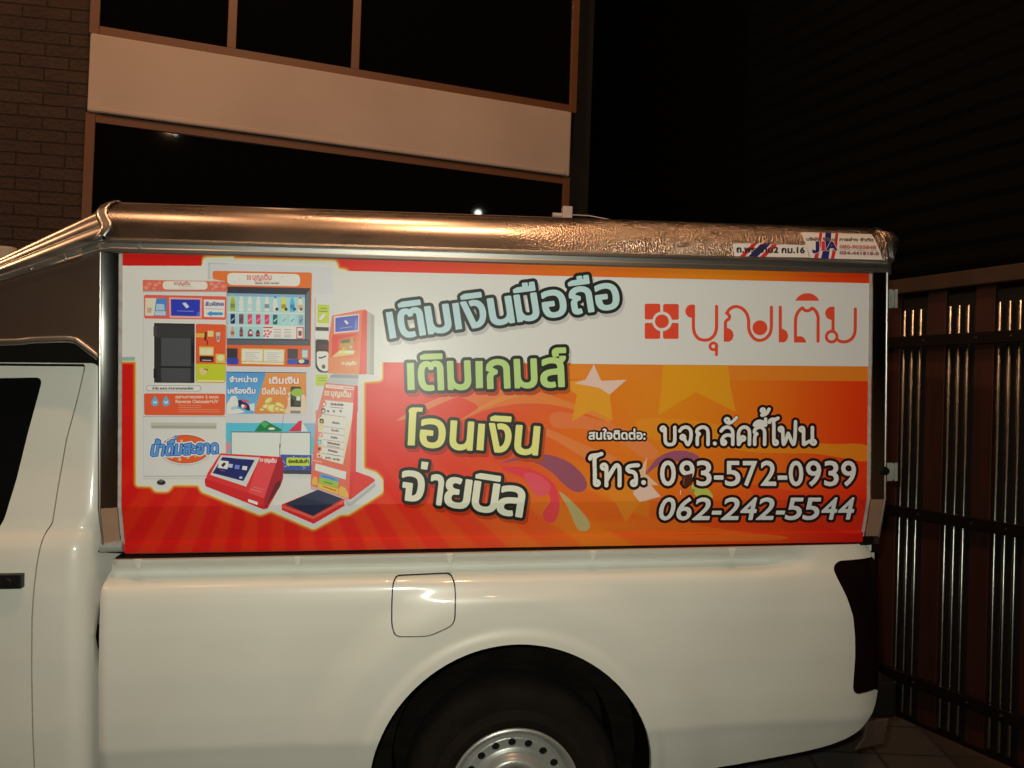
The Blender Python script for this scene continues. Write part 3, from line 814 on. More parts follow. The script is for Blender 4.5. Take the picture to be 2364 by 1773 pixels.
def box_text(art, t, x0, y0, x1, y1, c, **k):
    """text with its plain letters between y0 (top) and y1 (base line); k['sh'] slants the base line"""
    sh = k.pop('sh', 0)
    text(art, t, [(x0, y1), (x1, y1+sh), (x1, y0+sh), (x0, y0)], c, **k)

A = Art()
za = lambda pts: zoom(pts, 260, 560, 3.456)
zb_ = lambda pts: zoom(pts, 260, 800, 3.456)
zc_ = lambda pts: zoom(pts, 860, 600, 3.687)
zd = lambda pts: zoom(pts, 860, 900, 4.096)
ze = lambda pts: zoom(pts, 1300, 600, 2.911)
zf = lambda pts: zoom(pts, 1300, 900, 2.911)
zg = lambda pts: zoom(pts, 1380, 660, 3.511)
zh = lambda pts: zoom(pts, 700, 700, 5.53)
zi = lambda pts: zoom(pts, 700, 950, 5.53)
def a2(x, y): return za([(x, y)])[0]
def b2_(x, y): return zb_([(x, y)])[0]

# ---- ground of the print: red to orange with faint rays
def ground_col(p):
    x, y = p[0], p[1]
    k = [282, 620, 900, 1150, 1320, 1550, 1800, 1930, 2010]
    R = np.interp(x, k, [186, 188, 196, 200, 198, 192, 182, 176, 172])
    G = np.interp(x, k, [20, 24, 38, 60, 82, 84, 72, 50, 38])
    B = np.interp(x, k, [14, 16, 24, 26, 22, 16, 12, 10, 8])
    d = math.hypot(x-1560, y-870)                       # warmer heart of the swirl
    w = math.exp(-(d/260)**2); G += 24*w; B += 2*w
    lowr = smooth(1080, 1230, y)*smooth(1250, 1750, x); G -= 26*lowr; R -= 10*lowr
    if y > 940 and x < 1500:
        an = math.atan2(y-760, x-620)
        ray = .5+.5*math.sin(an*46+.6); ray = float(smooth(.35, .65, ray))
        G += 15*ray*smooth(1010, 1150, y); R += 4*ray
    if y < 650: G += 14*(.5+.5*math.sin(x*.012+y*.03))*smooth(700, 1000, x)
    return alb((R, G, B), x)
nx_, ny_ = 250, 90
pts = []
for j in range(ny_+1):
    for i in range(nx_+1):
        u, v = i/nx_, j/ny_
        TLp = (282.2, 576+0*u); 
        top = 574+u*46; bot = 1276-u*27
        pts.append((268+u*(2020-268), top+(bot-top)*v))
A.raw(pts, [(j*(nx_+1)+i, j*(nx_+1)+i+1, (j+1)*(nx_+1)+i+1, (j+1)*(nx_+1)+i) for j in range(ny_) for i in range(nx_)], ground_col)

# ---- swirls and stars
def blend(c, k):
    """tint over the ground of the print"""
    return lambda p: tuple(a*(1-k)+b*k for a, b in zip(ground_col(p), alb(c, p[0])))
def fine(pts, n=5): return smooth_pts(pts, n, closed=True)
A.poly(ze([(0, 700), (2056, 716), (2056, 815), (0, 800)]), blend((205, 125, 30), .5))
A.poly(fine(zd([(800, 20), (1500, 10), (1900, 130), (2212, 200), (2212, 420), (1900, 250), (1500, 150), (1200, 160), (1000, 220), (830, 285), (1000, 160)])), blend((214, 120, 55), .55))
A.poly(fine(zd([(230, 285), (480, 140), (780, 20), (900, 20), (620, 140), (380, 250)])), blend((222, 130, 80), .6))
A.poly(fine(zd([(830, 285), (1150, 90), (1400, 15), (1520, 20), (1250, 100), (1000, 200)])), blend((220, 125, 50), .8))
A.poly(fine(zd([(1000, 210), (1400, 130), (1800, 160), (2212, 300), (2212, 380), (1800, 240), (1400, 190)])), blend((190, 75, 30), .6))
A.poly(fine(zd([(1300, 350), (1650, 370), (2000, 520), (2300, 640), (2300, 760), (2000, 640), (1650, 440)])), blend((214, 110, 55), .7))
A.poly(fine(zf([(-60, 150), (200, 190), (500, 300), (640, 420), (560, 470), (420, 380), (200, 270), (-60, 250)])), blend((212, 105, 60), .6))
A.poly(fine(zf([(500, 200), (900, 210), (1400, 300), (1750, 360), (2030, 370), (2040, 480), (1700, 430), (1300, 420), (900, 360), (600, 330)])), blend((205, 120, 20), .55))
A.poly(fine(zf([(1250, 640), (1600, 690), (1980, 740), (1990, 960), (1700, 900), (1400, 800)])), blend((180, 40, 14), .5))
A.poly(fine(zf([(200, 900), (600, 860), (1100, 940), (1500, 985), (1300, 1010), (700, 1000)])), blend((196, 90, 20), .5))
star1 = ze([(205, 702), (255, 812), (425, 806), (312, 905), (332, 1082), (195, 1008), (58, 1086), (92, 905), (-30, 822), (150, 805)])
A.poly(star1, blend((206, 140, 34), .62))
A.poly(ze([(205, 702), (255, 812), (425, 806), (312, 905), (245, 862), (170, 845), (75, 830), (150, 805)]), blend((214, 172, 150), .75))
A.poly(ze([(670, 706), (1108, 712), (1120, 840), (1158, 1022), (890, 888), (640, 1045), (655, 900)]), blend((196, 136, 22), .5))
A.poly(zf([(565, 452), (552, 560), (640, 640), (590, 640), (478, 640), (500, 560)]), blend((222, 160, 120), .8))
A.poly(zf([(478, 640), (590, 640), (655, 716), (515, 753), (470, 700)]), blend((218, 165, 140), .8))
A.poly(zf([(250, 660), (478, 640), (470, 700), (515, 753), (420, 892), (350, 755)]), blend((205, 110, 26), .7))
A.poly(fine(zd([(1225, 690), (1400, 625), (1650, 612), (1850, 680), (1985, 800), (2028, 900), (1985, 958), (1900, 958), (1800, 885), (1700, 785), (1560, 700), (1400, 668)])), (128, 66, 74))
A.poly(fine(zd([(1215, 745), (1400, 730), (1560, 775), (1700, 870), (1758, 1000), (1765, 1130), (1725, 1235), (1670, 1255), (1618, 1215), (1615, 1150), (1680, 1050), (1640, 950), (1500, 930), (1430, 830)])), blend((206, 40, 62), .75))
A.poly(fine(zd([(1430, 790), (1560, 800), (1680, 900), (1650, 985), (1560, 1000), (1480, 910)])), blend((200, 66, 84), .7))
A.poly(fine(zd([(1762, 962), (1870, 1040), (1990, 1165), (2052, 1265), (2030, 1328), (1950, 1325), (1900, 1240), (1850, 1120)])), (158, 138, 84))
A.poly(fine(zf([(552, 572), (620, 470), (720, 415), (830, 412), (912, 452), (870, 500), (760, 480), (650, 500)])), (126, 66, 78))
A.poly(fine(zf([(885, 705), (862, 640), (930, 640), (985, 680), (1002, 725), (930, 745)])), (150, 150, 60))

# ---- white band and the white cut-out round the machines, with its yellow glow
WHITE = lambda p: (.80, .80, .80)
sil = za([(78, 100), (720, 188), (742, 124), (960, 122), (968, 138), (1780, 156), (1795, 216)])
sil = [(262, 613.5)] + za([(722, 187), (736, 128), (960, 124), (968, 138), (1778, 156), (1796, 217)]) + [(800, 626)] + [(860, 832)] + zb_([(2143, 118), (2140, 262), (1996, 276), (1996, 978), (2100, 1012), (2150, 1070), (2148, 1160), (1880, 1332), (1820, 1330), (1605, 1450), (1265, 1302), (1180, 1335), (715, 1150), (690, 1098), (482, 1096), (440, 1148), (345, 1148), (312, 1106), (196, 1104), (196, 130), (190, 112)]) + [(262, 832)]
glow_b = (262, 560, 930, 1260)
X, Y = np.meshgrid(np.arange(262, 931, 2.0), np.arange(560, 1261, 2.0))
fs = sd_poly(X, Y, round_poly(sil, 5, 3))
band = [(262, 613), (2020, 654.5), (2020, 846), (262, 831)]
clip = (X < 262+6)                                    # no glow along the left edge
for off, k, c in ((9, .35, (214, 110, 40)), (7, .5, (224, 130, 44)), (5, .75, (232, 160, 66)), (3, .9, (236, 190, 110)), (1.2, 1, (226, 205, 150))):
    inb = (Y > 832+9) | (Y < 613-9) | (X < 800)
    A.field(np.where(Y < 640, np.where(X < 466, 50, fs), np.where(X > 886, 50, fs)), (262, 560, 930, 1260), 2.0, blend(c, k), off)
A.field(fs, (262, 560, 930, 1260), 2.0, WHITE, 0)
A.poly(band, WHITE)
A.rect(262, 824, 312, 833, (132, 158, 142))
# ---- water machine
g1 = (193, 188, 168)
A.poly(za([(243, 298), (918, 302), (908, 1885), (243, 1888)]), (184, 179, 160))
A.poly(za([(250, 395), (905, 395), (900, 1880), (250, 1880)]), g1)
A.poly(za([(241, 298), (919, 312), (917, 388), (243, 384)]), (206, 96, 70))
for x, y, s in ((270, 360, 24), (295, 330, 20), (345, 338, 22), (375, 322, 16), (330, 365, 14), (790, 330, 20), (825, 350, 24), (850, 325, 14), (885, 352, 22), (800, 370, 14)):
    A.poly(za([(x-s, y), (x, y-s*.8), (x+s, y), (x, y+s*.8)]), (222, 132, 104))
A.poly(round_poly(za([(402, 308), (758, 312), (758, 376), (402, 374)]), 9), (214, 200, 168))
def mini_logo(bl, br, hh, c, th=.35):
    """small copy of the maker's mark: square flower and word"""
    bl = np.array(bl, float); br = np.array(br, float); d = br-bl; nn = np.array([d[1], -d[0]]); nn = nn/np.linalg.norm(nn)*hh
    P = lambda u, v: tuple(bl+d*u+nn*v)
    w = hh/np.linalg.norm(d)
    for q in ((0, .55), (0, 0), (.55, .55), (.55, 0)):
        A.poly([P(q[0]*w, q[1]), P((q[0]+.42)*w, q[1]), P((q[0]+.42)*w, q[1]+.42), P(q[0]*w, q[1]+.42)], c)
    text(A, 'บุญเติม', [P(w*1.35, 0), P(1, 0), P(1, 1), P(w*1.35, 1)], c, off=th, h=.8)
mini_logo(a2(492, 338), a2(620, 340), 6, (170, 90, 80))
A.line(za([(560, 348), (635, 350)]), .9, (150, 120, 110)); A.line(za([(535, 362), (655, 364)]), 1.4, (178, 168, 150))
A.poly(za([(243, 384), (917, 388), (917, 396), (243, 392)]), (150, 140, 125))
A.poly(round_poly(za([(252, 417), (908, 430), (906, 617), (254, 606)]), 5), (204, 84, 60))
A.poly(za([(262, 443), (436, 446), (432, 586), (262, 584)]), (200, 188, 152))
A.poly(za([(350, 446), (436, 446), (432, 586), (332, 585)]), (72, 116, 168))
A.poly(za([(352, 490), (412, 492), (418, 540), (346, 540)]), (150, 178, 196)); A.ell(*a2(400, 570), 5, 3, (190, 90, 80)); A.poly(za([(275, 520), (318, 520), (310, 560), (280, 560)]), (170, 156, 128))
A.poly(za([(340, 545), (425, 548), (425, 582), (338, 580)]), (170, 180, 190))
A.poly(za([(452, 438), (716, 443), (712, 606), (456, 600)]), (226, 150, 128))
A.poly(za([(466, 452), (700, 456), (697, 588), (468, 584)]), (44, 52, 146))
A.poly(za([(556, 484), (584, 478), (614, 512), (590, 526)]), (180, 190, 210)); A.line(za([(515, 546), (648, 549)]), 1.3, (130, 140, 190)); A.poly(za([(676, 556), (697, 552), (697, 586), (668, 586)]), (70, 90, 180))
A.poly(za([(729, 454), (897, 458), (894, 597), (731, 593)]), (206, 200, 182))
box_text(A, 'สัมผัสจอ', *a2(742, 482), *a2(888, 505), (96, 94, 130), off=.6, h=.8)
A.line(za([(742, 528), (888, 532)]), 1.6, (160, 150, 140))
A.poly(za([(750, 568), (790, 546), (790, 556), (880, 558), (880, 580), (790, 580), (790, 590)]), (52, 132, 186))
# dispensing bay
A.poly(za([(333, 642), (657, 648), (655, 1120), (333, 1118)]), (40, 38, 34))
A.poly(za([(345, 655), (655, 658), (650, 760), (345, 758)]), (52, 50, 46))
A.poly(za([(390, 760), (626, 764), (626, 988), (390, 984)]), (68, 68, 64)); A.poly(za([(388, 1000), (624, 1002), (624, 1112), (390, 1110)]), (64, 64, 60))
A.poly(za([(328, 668), (356, 668), (356, 748), (328, 746)]), (66, 60, 50)); A.poly(za([(328, 1006), (352, 1006), (352, 1080), (328, 1080)]), (30, 28, 26)); A.poly(za([(370, 985), (640, 988), (640, 1000), (370, 998)]), (28, 26, 25))
A.poly(za([(630, 820), (655, 820), (655, 960), (630, 960)]), (30, 20, 30))
# operating panel
A.poly(round_poly(za([(665, 648), (906, 654), (902, 1120), (665, 1117)]), 5), (212, 80, 40))
A.poly(za([(668, 724), (738, 726), (738, 756), (668, 755)]), (206, 156, 60)); A.poly(za([(760, 704), (806, 705), (806, 752), (760, 750)]), (212, 180, 110))
A.poly(za([(824, 716), (862, 717), (854, 792), (834, 790)]), (178, 170, 150)); A.poly(za([(832, 745), (856, 745), (852, 780), (836, 780)]), (120, 120, 125))
A.line(za([(746, 715), (740, 775), (752, 778)]), 5, (84, 40, 24)); A.line(za([(757, 780), (757, 818)]), 2.5, (90, 40, 30))
A.poly(za([(692, 830), (808, 833), (806, 902), (693, 900)]), (190, 176, 66)); A.poly(za([(698, 845), (802, 847), (800, 896), (699, 894)]), (208, 190, 150))
A.poly(za([(697, 905), (807, 908), (806, 953), (697, 950)]), (44, 36, 28)); A.line(za([(715, 938), (790, 940)]), 1.5, (190, 180, 160))
A.poly(za([(824, 888), (898, 890), (898, 962), (824, 960)]), (188, 170, 60)); A.ell(*a2(862, 920), 8, 7, (208, 190, 140))
A.poly(za([(668, 966), (902, 970), (900, 1116), (668, 1114)]), (172, 176, 40))
A.poly(za([(695, 1005), (740, 1000), (758, 1030), (730, 1060), (700, 1050)]), (204, 170, 110)); A.line(za([(728, 1008), (755, 1012), (762, 1024)]), 2, (40, 36, 20)); A.line(za([(676, 1102), (894, 1106)]), 4, (206, 200, 120))
A.poly(round_poly(za([(270, 1139), (708, 1141), (706, 1187), (272, 1185)]), 7), (140, 134, 118)); A.poly(round_poly(za([(275, 1143), (703, 1145), (701, 1183), (277, 1181)]), 6), (198, 193, 172))
box_text(A, 'น้ำดื่ม สะอาด ผ่านการกรองละเอียด', *a2(320, 1158), *a2(645, 1172), (92, 88, 78), off=.35, h=.7)
A.poly(round_poly(za([(252, 1203), (900, 1206), (897, 1380), (254, 1376)]), 5), (208, 80, 42))
for x in (340, 428):
    A.poly(za([(x, 1220), (x+24, 1262), (x+30, 1282), (x+14, 1304), (x-14, 1304), (x-30, 1282), (x-24, 1262)]), (80, 156, 176)); A.poly(za([(x-14, 1262), (x, 1272), (x+16, 1258), (x+14, 1282), (x-12, 1284)]), (196, 206, 196))
box_text(A, 'ผสานการกรอง 2 ระบบ', *a2(505, 1224), *a2(845, 1242), (232, 164, 130), off=.55, h=.8)
box_text(A, 'Reverse Osmosis+UV', *a2(505, 1254), *a2(845, 1280), (232, 164, 130), off=.5, h=.8, hc=.69)
for k, w in enumerate((185, 180, 320, 330)): A.line(za([(528, 1298+k*17), (528+w, 1299+k*17)]), 1.1, (224, 140, 100))
# drip ledge (its own printed shading), lid line, round badge, foot
A.poly(za([(306, 1434), (832, 1438), (830, 1462), (308, 1460)]), (172, 166, 140)); A.poly(za([(308, 1460), (830, 1462), (828, 1484), (312, 1482)]), (152, 146, 124))
A.poly(za([(245, 1384), (900, 1387), (900, 1392), (245, 1389)]), (150, 144, 126))
A.line(zb_([(250, 1035), (760, 1032)]), 2.0, (160, 154, 134)); A.line(zb_([(250, 1055), (745, 1050)]), 1.2, (176, 170, 148))
A.ell(*b2_(580, 820), 62, 37, (172, 168, 150), 36); A.ell(*b2_(580, 816), 60.5, 35.5, (214, 208, 180), 36)
A.ell(*b2_(580, 818), 57, 33, (150, 60, 46), 36); A.ell(*b2_(580, 819), 55.5, 31.5, (212, 84, 38), 36)
for x, y, s in ((552, 752, 13), (628, 757, 8), (700, 765, 9), (474, 888, 10), (538, 900, 16), (604, 884, 13), (662, 880, 8), (500, 725, 8)):
    A.poly(zb_([(x-s, y), (x, y-s), (x+s, y), (x, y+s)]), (226, 160, 110))
qd = zb_([(305, 872), (842, 850), (842, 772), (322, 786)])
cs = place_text('น้ำดืมสะอาด', qd)
f, bd = sd_contours(cs, .8, 9)
A.field(f, bd, .8, (196, 200, 190), 5.6); A.field(f, bd, .8, (44, 66, 130), 2.8); A.field(f, bd, .8, (84, 136, 196), 1.0)
A.line(zb_([(512, 708), (505, 745)]), 6.5, (44, 66, 130)); A.line(zb_([(511, 710), (506, 742)]), 4, (84, 136, 196))
A.ell(*b2_(390, 1086), 10.5, 6, (120, 116, 100)); A.ell(*b2_(390, 1082), 10, 5.5, (38, 36, 30)); A.ell(*b2_(388, 1070), 5, 3.5, (90, 86, 74))

# ---- drinks machine
A.poly(za([(762, 160), (1755, 198), (1752, 1880), (1600, 1880), (908, 1860), (919, 312), (919, 298), (762, 294)]), (186, 182, 168))
A.poly(za([(1602, 410), (1755, 412), (1752, 1500), (1602, 1500)]), (190, 186, 170))
A.poly(za([(762, 160), (920, 165), (920, 175), (780, 172), (780, 294), (762, 294)]), (172, 170, 150))
A.poly(round_poly(za([(799, 226), (1592, 240), (1588, 420), (1582, 994), (909, 985), (912, 312), (799, 292)]), 6), lambda p: alb((218-.04*(p[1]-620), 104-.12*(p[1]-620)*.6, 44), p[0]))
A.poly(round_poly(za([(915, 242), (1497, 252), (1496, 350), (917, 338)]), 12), (222, 204, 172))
mini_logo(a2(1072, 296), a2(1268, 298), 10, (190, 100, 84), .5)
A.line(za([(1135, 306), (1265, 309)]), 1, (190, 120, 100)); box_text(A, 'เติมเงิน มือถือ ออนไลน์', *a2(1140, 320), *a2(1330, 332), (130, 110, 96), off=.3, h=.7)
for x, y in ((1015, 295), (1355, 275), (975, 320)): A.poly(za([(x-14, y), (x, y-12), (x+14, y), (x, y+12)]), (206, 184, 152))
A.poly(za([(917, 352), (1580, 364), (1574, 822), (914, 816)]), (58, 58, 58)); A.poly(za([(914, 772), (1568, 782), (1566, 820), (914, 815)]), (84, 86, 86)); A.poly(za([(1540, 420), (1576, 372), (1572, 780), (1538, 770)]), (96, 98, 96))
A.poly(za([(917, 404), (1536, 417), (1533, 772), (915, 764)]), (150, 184, 198)); A.poly(za([(917, 404), (1536, 417), (1536, 440), (917, 428)]), (118, 152, 166))
for y in (552, 656): A.poly(za([(916, y), (1534, y+10), (1534, y+20), (916, y+9)]), (196, 210, 208))
def bottle(x, y0, y1, w, c, lab=None, cap=None):
    p = [(x-w*.28, y0), (x+w*.28, y0), (x+w*.3, y0+(y1-y0)*.18), (x+w*.5, y0+(y1-y0)*.36), (x+w*.5, y1), (x-w*.5, y1), (x-w*.5, y0+(y1-y0)*.36), (x-w*.3, y0+(y1-y0)*.18)]
    A.poly(za(p), c)
    if lab: A.poly(za([(x-w*.5, y0+(y1-y0)*.5), (x+w*.5, y0+(y1-y0)*.5), (x+w*.5, y0+(y1-y0)*.78), (x-w*.5, y0+(y1-y0)*.78)]), lab)
    if cap: A.poly(za([(x-w*.28, y0-6), (x+w*.28, y0-6), (x+w*.28, y0+10), (x-w*.28, y0+10)]), cap)
wt = (204, 212, 196)
for x, c, lab, cap in ((960, (160, 160, 44), (120, 124, 40), (196, 180, 60)), (1028, wt, (190, 196, 186), None), (1096, wt, (176, 186, 180), None), (1164, wt, (190, 196, 186), None), (1232, wt, (120, 128, 130), None), (1299, (196, 206, 200), (200, 204, 210), (90, 110, 170)), (1366, (196, 186, 70), (150, 130, 50), (200, 180, 40)), (1434, (80, 156, 170), (60, 120, 150), (90, 170, 190)), (1498, (210, 196, 160), (196, 150, 110), (190, 90, 60))):
    bottle(x, 428+(x-960)*.02, 546+(x-960)*.012, 36, c, lab, cap)
for x, c in ((1312, (50, 56, 90)), (1385, (60, 60, 40)), (1452, (50, 84, 96)), (1505, (120, 90, 70))): A.ell(*a2(x, 532), 3.6, 3.8, c)
for x, c, d in ((960, (40, 42, 84), (150, 160, 190)), (1028, (112, 74, 78), (70, 60, 66)), (1096, (196, 70, 92), (220, 150, 150)), (1163, (196, 62, 86), (224, 150, 150)), (1232, (200, 56, 84), (220, 130, 140)), (1298, (26, 96, 84), (180, 200, 180)), (1367, (160, 190, 190), (110, 140, 150)), (1435, (164, 192, 190), (100, 130, 150)), (1503, (130, 150, 152), (60, 90, 110))):
    k = (x-960)*.018
    A.poly(za([(x-17, 570+k), (x+17, 570+k), (x+18, 580+k), (x+18, 640+k), (x+14, 648+k), (x-14, 648+k), (x-18, 640+k), (x-18, 580+k)]), c); A.poly(za([(x-12, 618+k), (x+14, 596+k), (x+14, 606+k), (x-10, 630+k)]), d)
for x, c, w, y0 in ((958, (196, 140, 110), 28, 672), (1028, (112, 62, 60), 28, 675), (1100, (120, 56, 58), 40, 692), (1160, (88, 44, 52), 32, 698)): bottle(x, y0, 750, w, c, (150, 80, 78))
A.ell(*a2(1104, 718), 3.5, 3, (206, 190, 170))
A.poly(za([(1203, 668), (1466, 676), (1464, 768), (1203, 762)]), (206, 200, 172)); A.poly(za([(1203, 672), (1278, 674), (1278, 684), (1203, 682)]), (176, 56, 56))
for x, y in ((1215, 705), (1240, 702), (1222, 730), (1250, 728), (1212, 745), (1238, 748), (1262, 712)): A.poly(za([(x-9, y-6), (x+9, y-6), (x+9, y+8), (x-9, y+8)]), (196, 76, 78))
for x in (1320, 1400): 
    for y in (695, 715, 738, 752): A.line(za([(x-30, y), (x+25, y+1)]), 1.4, (150, 120, 112))
A.poly(za([(1468, 672), (1526, 674), (1524, 772), (1466, 770)]), (186, 90, 86)); A.poly(za([(1476, 682), (1518, 684), (1516, 762), (1474, 760)]), (212, 196, 172)); A.poly(za([(1484, 705), (1510, 705), (1508, 745), (1484, 745)]), (120, 70, 62))
A.poly(za([(914, 843), (999, 845), (998, 922), (914, 920)]), (54, 50, 50)); A.poly(round_poly(za([(912, 918), (1008, 921), (1004, 974), (912, 970)]), 5), (48, 62, 140))
A.poly(za([(1026, 842), (1375, 850), (1371, 978), (1026, 970)]), (192, 160, 56)); A.poly(za([(1034, 850), (1200, 854), (1198, 948), (1034, 944)]), (214, 204, 166)); A.poly(za([(1210, 854), (1368, 858), (1364, 952), (1208, 948)]), (214, 204, 166)); A.poly(za([(1036, 952), (1364, 960), (1362, 972), (1036, 964)]), (214, 206, 170))
for k in range(5): A.line(za([(1060, 876+k*15), (1175-(k*37) % 50, 878+k*15)]), 1.1, (160, 150, 140)); A.line(za([(1232, 880+k*15), (1345-(k*29) % 50, 882+k*15)]), 1.1, (160, 150, 140))
A.poly(za([(1397, 846), (1480, 849), (1478, 930), (1397, 926)]), (74, 66, 64)); A.poly(za([(1508, 848), (1562, 850), (1560, 932), (1508, 930)]), (120, 122, 120)); A.poly(za([(1513, 858), (1557, 860), (1556, 918), (1513, 917)]), (176, 182, 168))
A.poly(round_poly(za([(1395, 930), (1572, 934), (1568, 974), (1395, 970)]), 5), (40, 50, 92)); A.poly(round_poly(za([(1397, 930), (1480, 932), (1478, 970), (1397, 968)]), 4), (52, 76, 150)); A.ell(*a2(1508, 948), 7, 4.5, (224, 206, 130))
# posters below
A.poly(za([(909, 1030), (1548, 1036), (1548, 1042), (909, 1037)]), (60, 70, 100))
A.poly(za([(909, 1036), (1224, 1040), (1128, 1366), (909, 1366)]), lambda p: alb((72+.25*(p[1]-860), 134+.2*(p[1]-860), 182), p[0]))
A.poly(round_poly(za([(1224, 1040), (1546, 1043), (1546, 1364), (1128, 1366)]), 3), lambda p: alb((218, 132-.16*(p[1]-860), 60), p[0]))
box_text(A, 'จำหน่าย', *a2(935, 1080), *a2(1155, 1112), (206, 212, 206), off=.8, h=.8, outline=2.2, oc=(60, 110, 160))
box_text(A, 'เครืองดืม', *a2(922, 1170), *a2(1140, 1204), (206, 212, 206), off=.8, h=.8, outline=2.2, oc=(60, 110, 160))
box_text(A, 'เติมเงิน', *a2(1252, 1084), *a2(1484, 1124), (226, 208, 176), off=1.0, h=.8, outline=2.4, oc=(206, 96, 54))
box_text(A, 'มือถือได้', *a2(1196, 1174), *a2(1384, 1210), (226, 196, 160), off=.7, h=.8, outline=2.0, oc=(206, 96, 54))
for pts, c in (([(912, 1290), (950, 1225), (985, 1222), (1010, 1270), (990, 1330), (930, 1350), (912, 1340)], (196, 204, 200)), ([(1000, 1260), (1040, 1248), (1120, 1330), (1085, 1340), (1010, 1310)], (34, 38, 66)), ([(1020, 1252), (1060, 1250), (1105, 1270), (1050, 1275)], (186, 84, 100)), ([(1090, 1290), (1135, 1280), (1132, 1345), (1100, 1335)], (190, 204, 214)), ([(912, 1340), (1010, 1325), (1060, 1350), (1000, 1364), (912, 1366)], (206, 210, 206)), ([(930, 1260), (960, 1235), (975, 1275), (940, 1290)], (226, 228, 220)), ([(940, 1320), (985, 1300), (1000, 1320), (960, 1338)], (150, 176, 196))): A.poly(za(pts), c)
A.ell(*a2(1052, 1308), 6, 5, (206, 70, 80)); A.ell(*a2(1040, 1304), 4, 4, (214, 210, 210))
for x, y, a_, b_e, ro, c in ((1245, 1262, 11, 6, -.7, (216, 176, 90)), (1335, 1300, 12, 7, .5, (214, 172, 84)), (1230, 1310, 12, 8, -.2, (206, 160, 76)), (1275, 1320, 12, 9, .1, (222, 184, 96)), (1320, 1330, 10, 7, .2, (200, 150, 70)), (1195, 1334, 9, 4, 0, (190, 140, 66)), (1355, 1336, 9, 4, .2, (206, 160, 80))):
    A.ell(*a2(x, y), a_+.8, b_e+.8, (160, 110, 50), rot=ro); A.ell(*a2(x, y), a_, b_e, c, rot=ro); A.ell(*a2(x-4, y-3), a_*.55, b_e*.5, (230, 200, 120), rot=ro)
A.poly(fine(za([(1398, 1300), (1405, 1230), (1440, 1210), (1530, 1215), (1545, 1300), (1542, 1362), (1380, 1362)])), (222, 176, 140))
A.poly(round_poly(za([(1421, 1148), (1506, 1150), (1504, 1342), (1420, 1338)]), 5), (58, 52, 50)); A.poly(za([(1426, 1160), (1500, 1162), (1499, 1300), (1425, 1298)]), (70, 72, 52))
A.poly(fine(za([(1422, 1200), (1460, 1165), (1520, 1178), (1500, 1230), (1455, 1226)])), (138, 164, 60)); A.poly(za([(1470, 1225), (1500, 1230), (1498, 1262), (1466, 1258)]), (206, 204, 186)); A.poly(za([(1424, 1240), (1452, 1262), (1450, 1300), (1424, 1298)]), (40, 40, 36)); A.poly(za([(1420, 1310), (1504, 1312), (1502, 1366), (1420, 1364)]), (196, 176, 150))
A.poly(za([(1420, 1340), (1502, 1342), (1500, 1364), (1420, 1362)]), (120, 116, 108))
A.poly(za([(1398, 1200), (1420, 1190), (1420, 1215), (1402, 1222)]), (226, 180, 146)); A.poly(za([(1396, 1240), (1420, 1232), (1420, 1256), (1400, 1262)]), (226, 180, 146))
# foot of the machine
A.poly(zb_([(907, 608), (1620, 612), (1612, 860), (907, 850)]), (80, 166, 190)); A.poly(zb_([(1530, 612), (1620, 612), (1616, 760)]), (130, 160, 180))
A.poly(fine(zb_([(1140, 668), (1205, 592), (1260, 612), (1345, 660), (1330, 676), (1150, 676)]), 3), (24, 112, 56)); A.poly(zb_([(1180, 610), (1205, 592), (1250, 618), (1215, 650)]), (70, 150, 80)); A.ell(*b2_(1270, 655), 8, 3, (206, 210, 190))
A.poly(zb_([(1402, 676), (1490, 592), (1512, 592), (1505, 676)]), (188, 40, 62)); A.poly(zb_([(1512, 600), (1540, 640), (1560, 676), (1505, 676)]), (206, 200, 190)); A.poly(zb_([(907, 760), (930, 762), (945, 800), (920, 850), (907, 850)]), (196, 120, 120))
A.poly(zb_([(946, 676), (1582, 682), (1580, 880), (946, 870)]), (90, 96, 100)); A.poly(zb_([(952, 684), (1577, 690), (1575, 880), (952, 870)]), (194, 198, 188))
A.poly(zb_([(1340, 860), (1590, 866), (1588, 1015), (1340, 1010)]), (62, 76, 132))
for k in range(46):
    x, y = 1362+rng.rand()*220, 868+rng.rand()*112; s = 3+rng.rand()*9
    A.poly(zb_([(x-s, y), (x, y-s*.6), (x+s*1.3, y-s*.2), (x+s*.4, y+s*.5)]), [(196, 206, 200), (110, 146, 190), (40, 50, 100), (110, 150, 70)][k % 4])
A.poly(zb_([(1360, 985), (1590, 988), (1588, 1018), (1358, 1014)]), (66, 62, 56))
A.poly(round_poly(zb_([(1388, 884), (1576, 888), (1572, 952), (1388, 948)]), 4), (176, 184, 50)); box_text(A, 'ช่องรับสินค้า', *b2_(1404, 908), *b2_(1566, 928), (50, 64, 40), off=.5, h=.8)
A.line(zb_([(1366, 545), (1345, 690), (1338, 770)]), 1.0, (110, 104, 96)); A.line(zb_([(1338, 772), (1336, 808)]), 2.6, (80, 76, 70)); A.line(zb_([(1336, 808), (1334, 880)]), 1.4, (80, 76, 72))
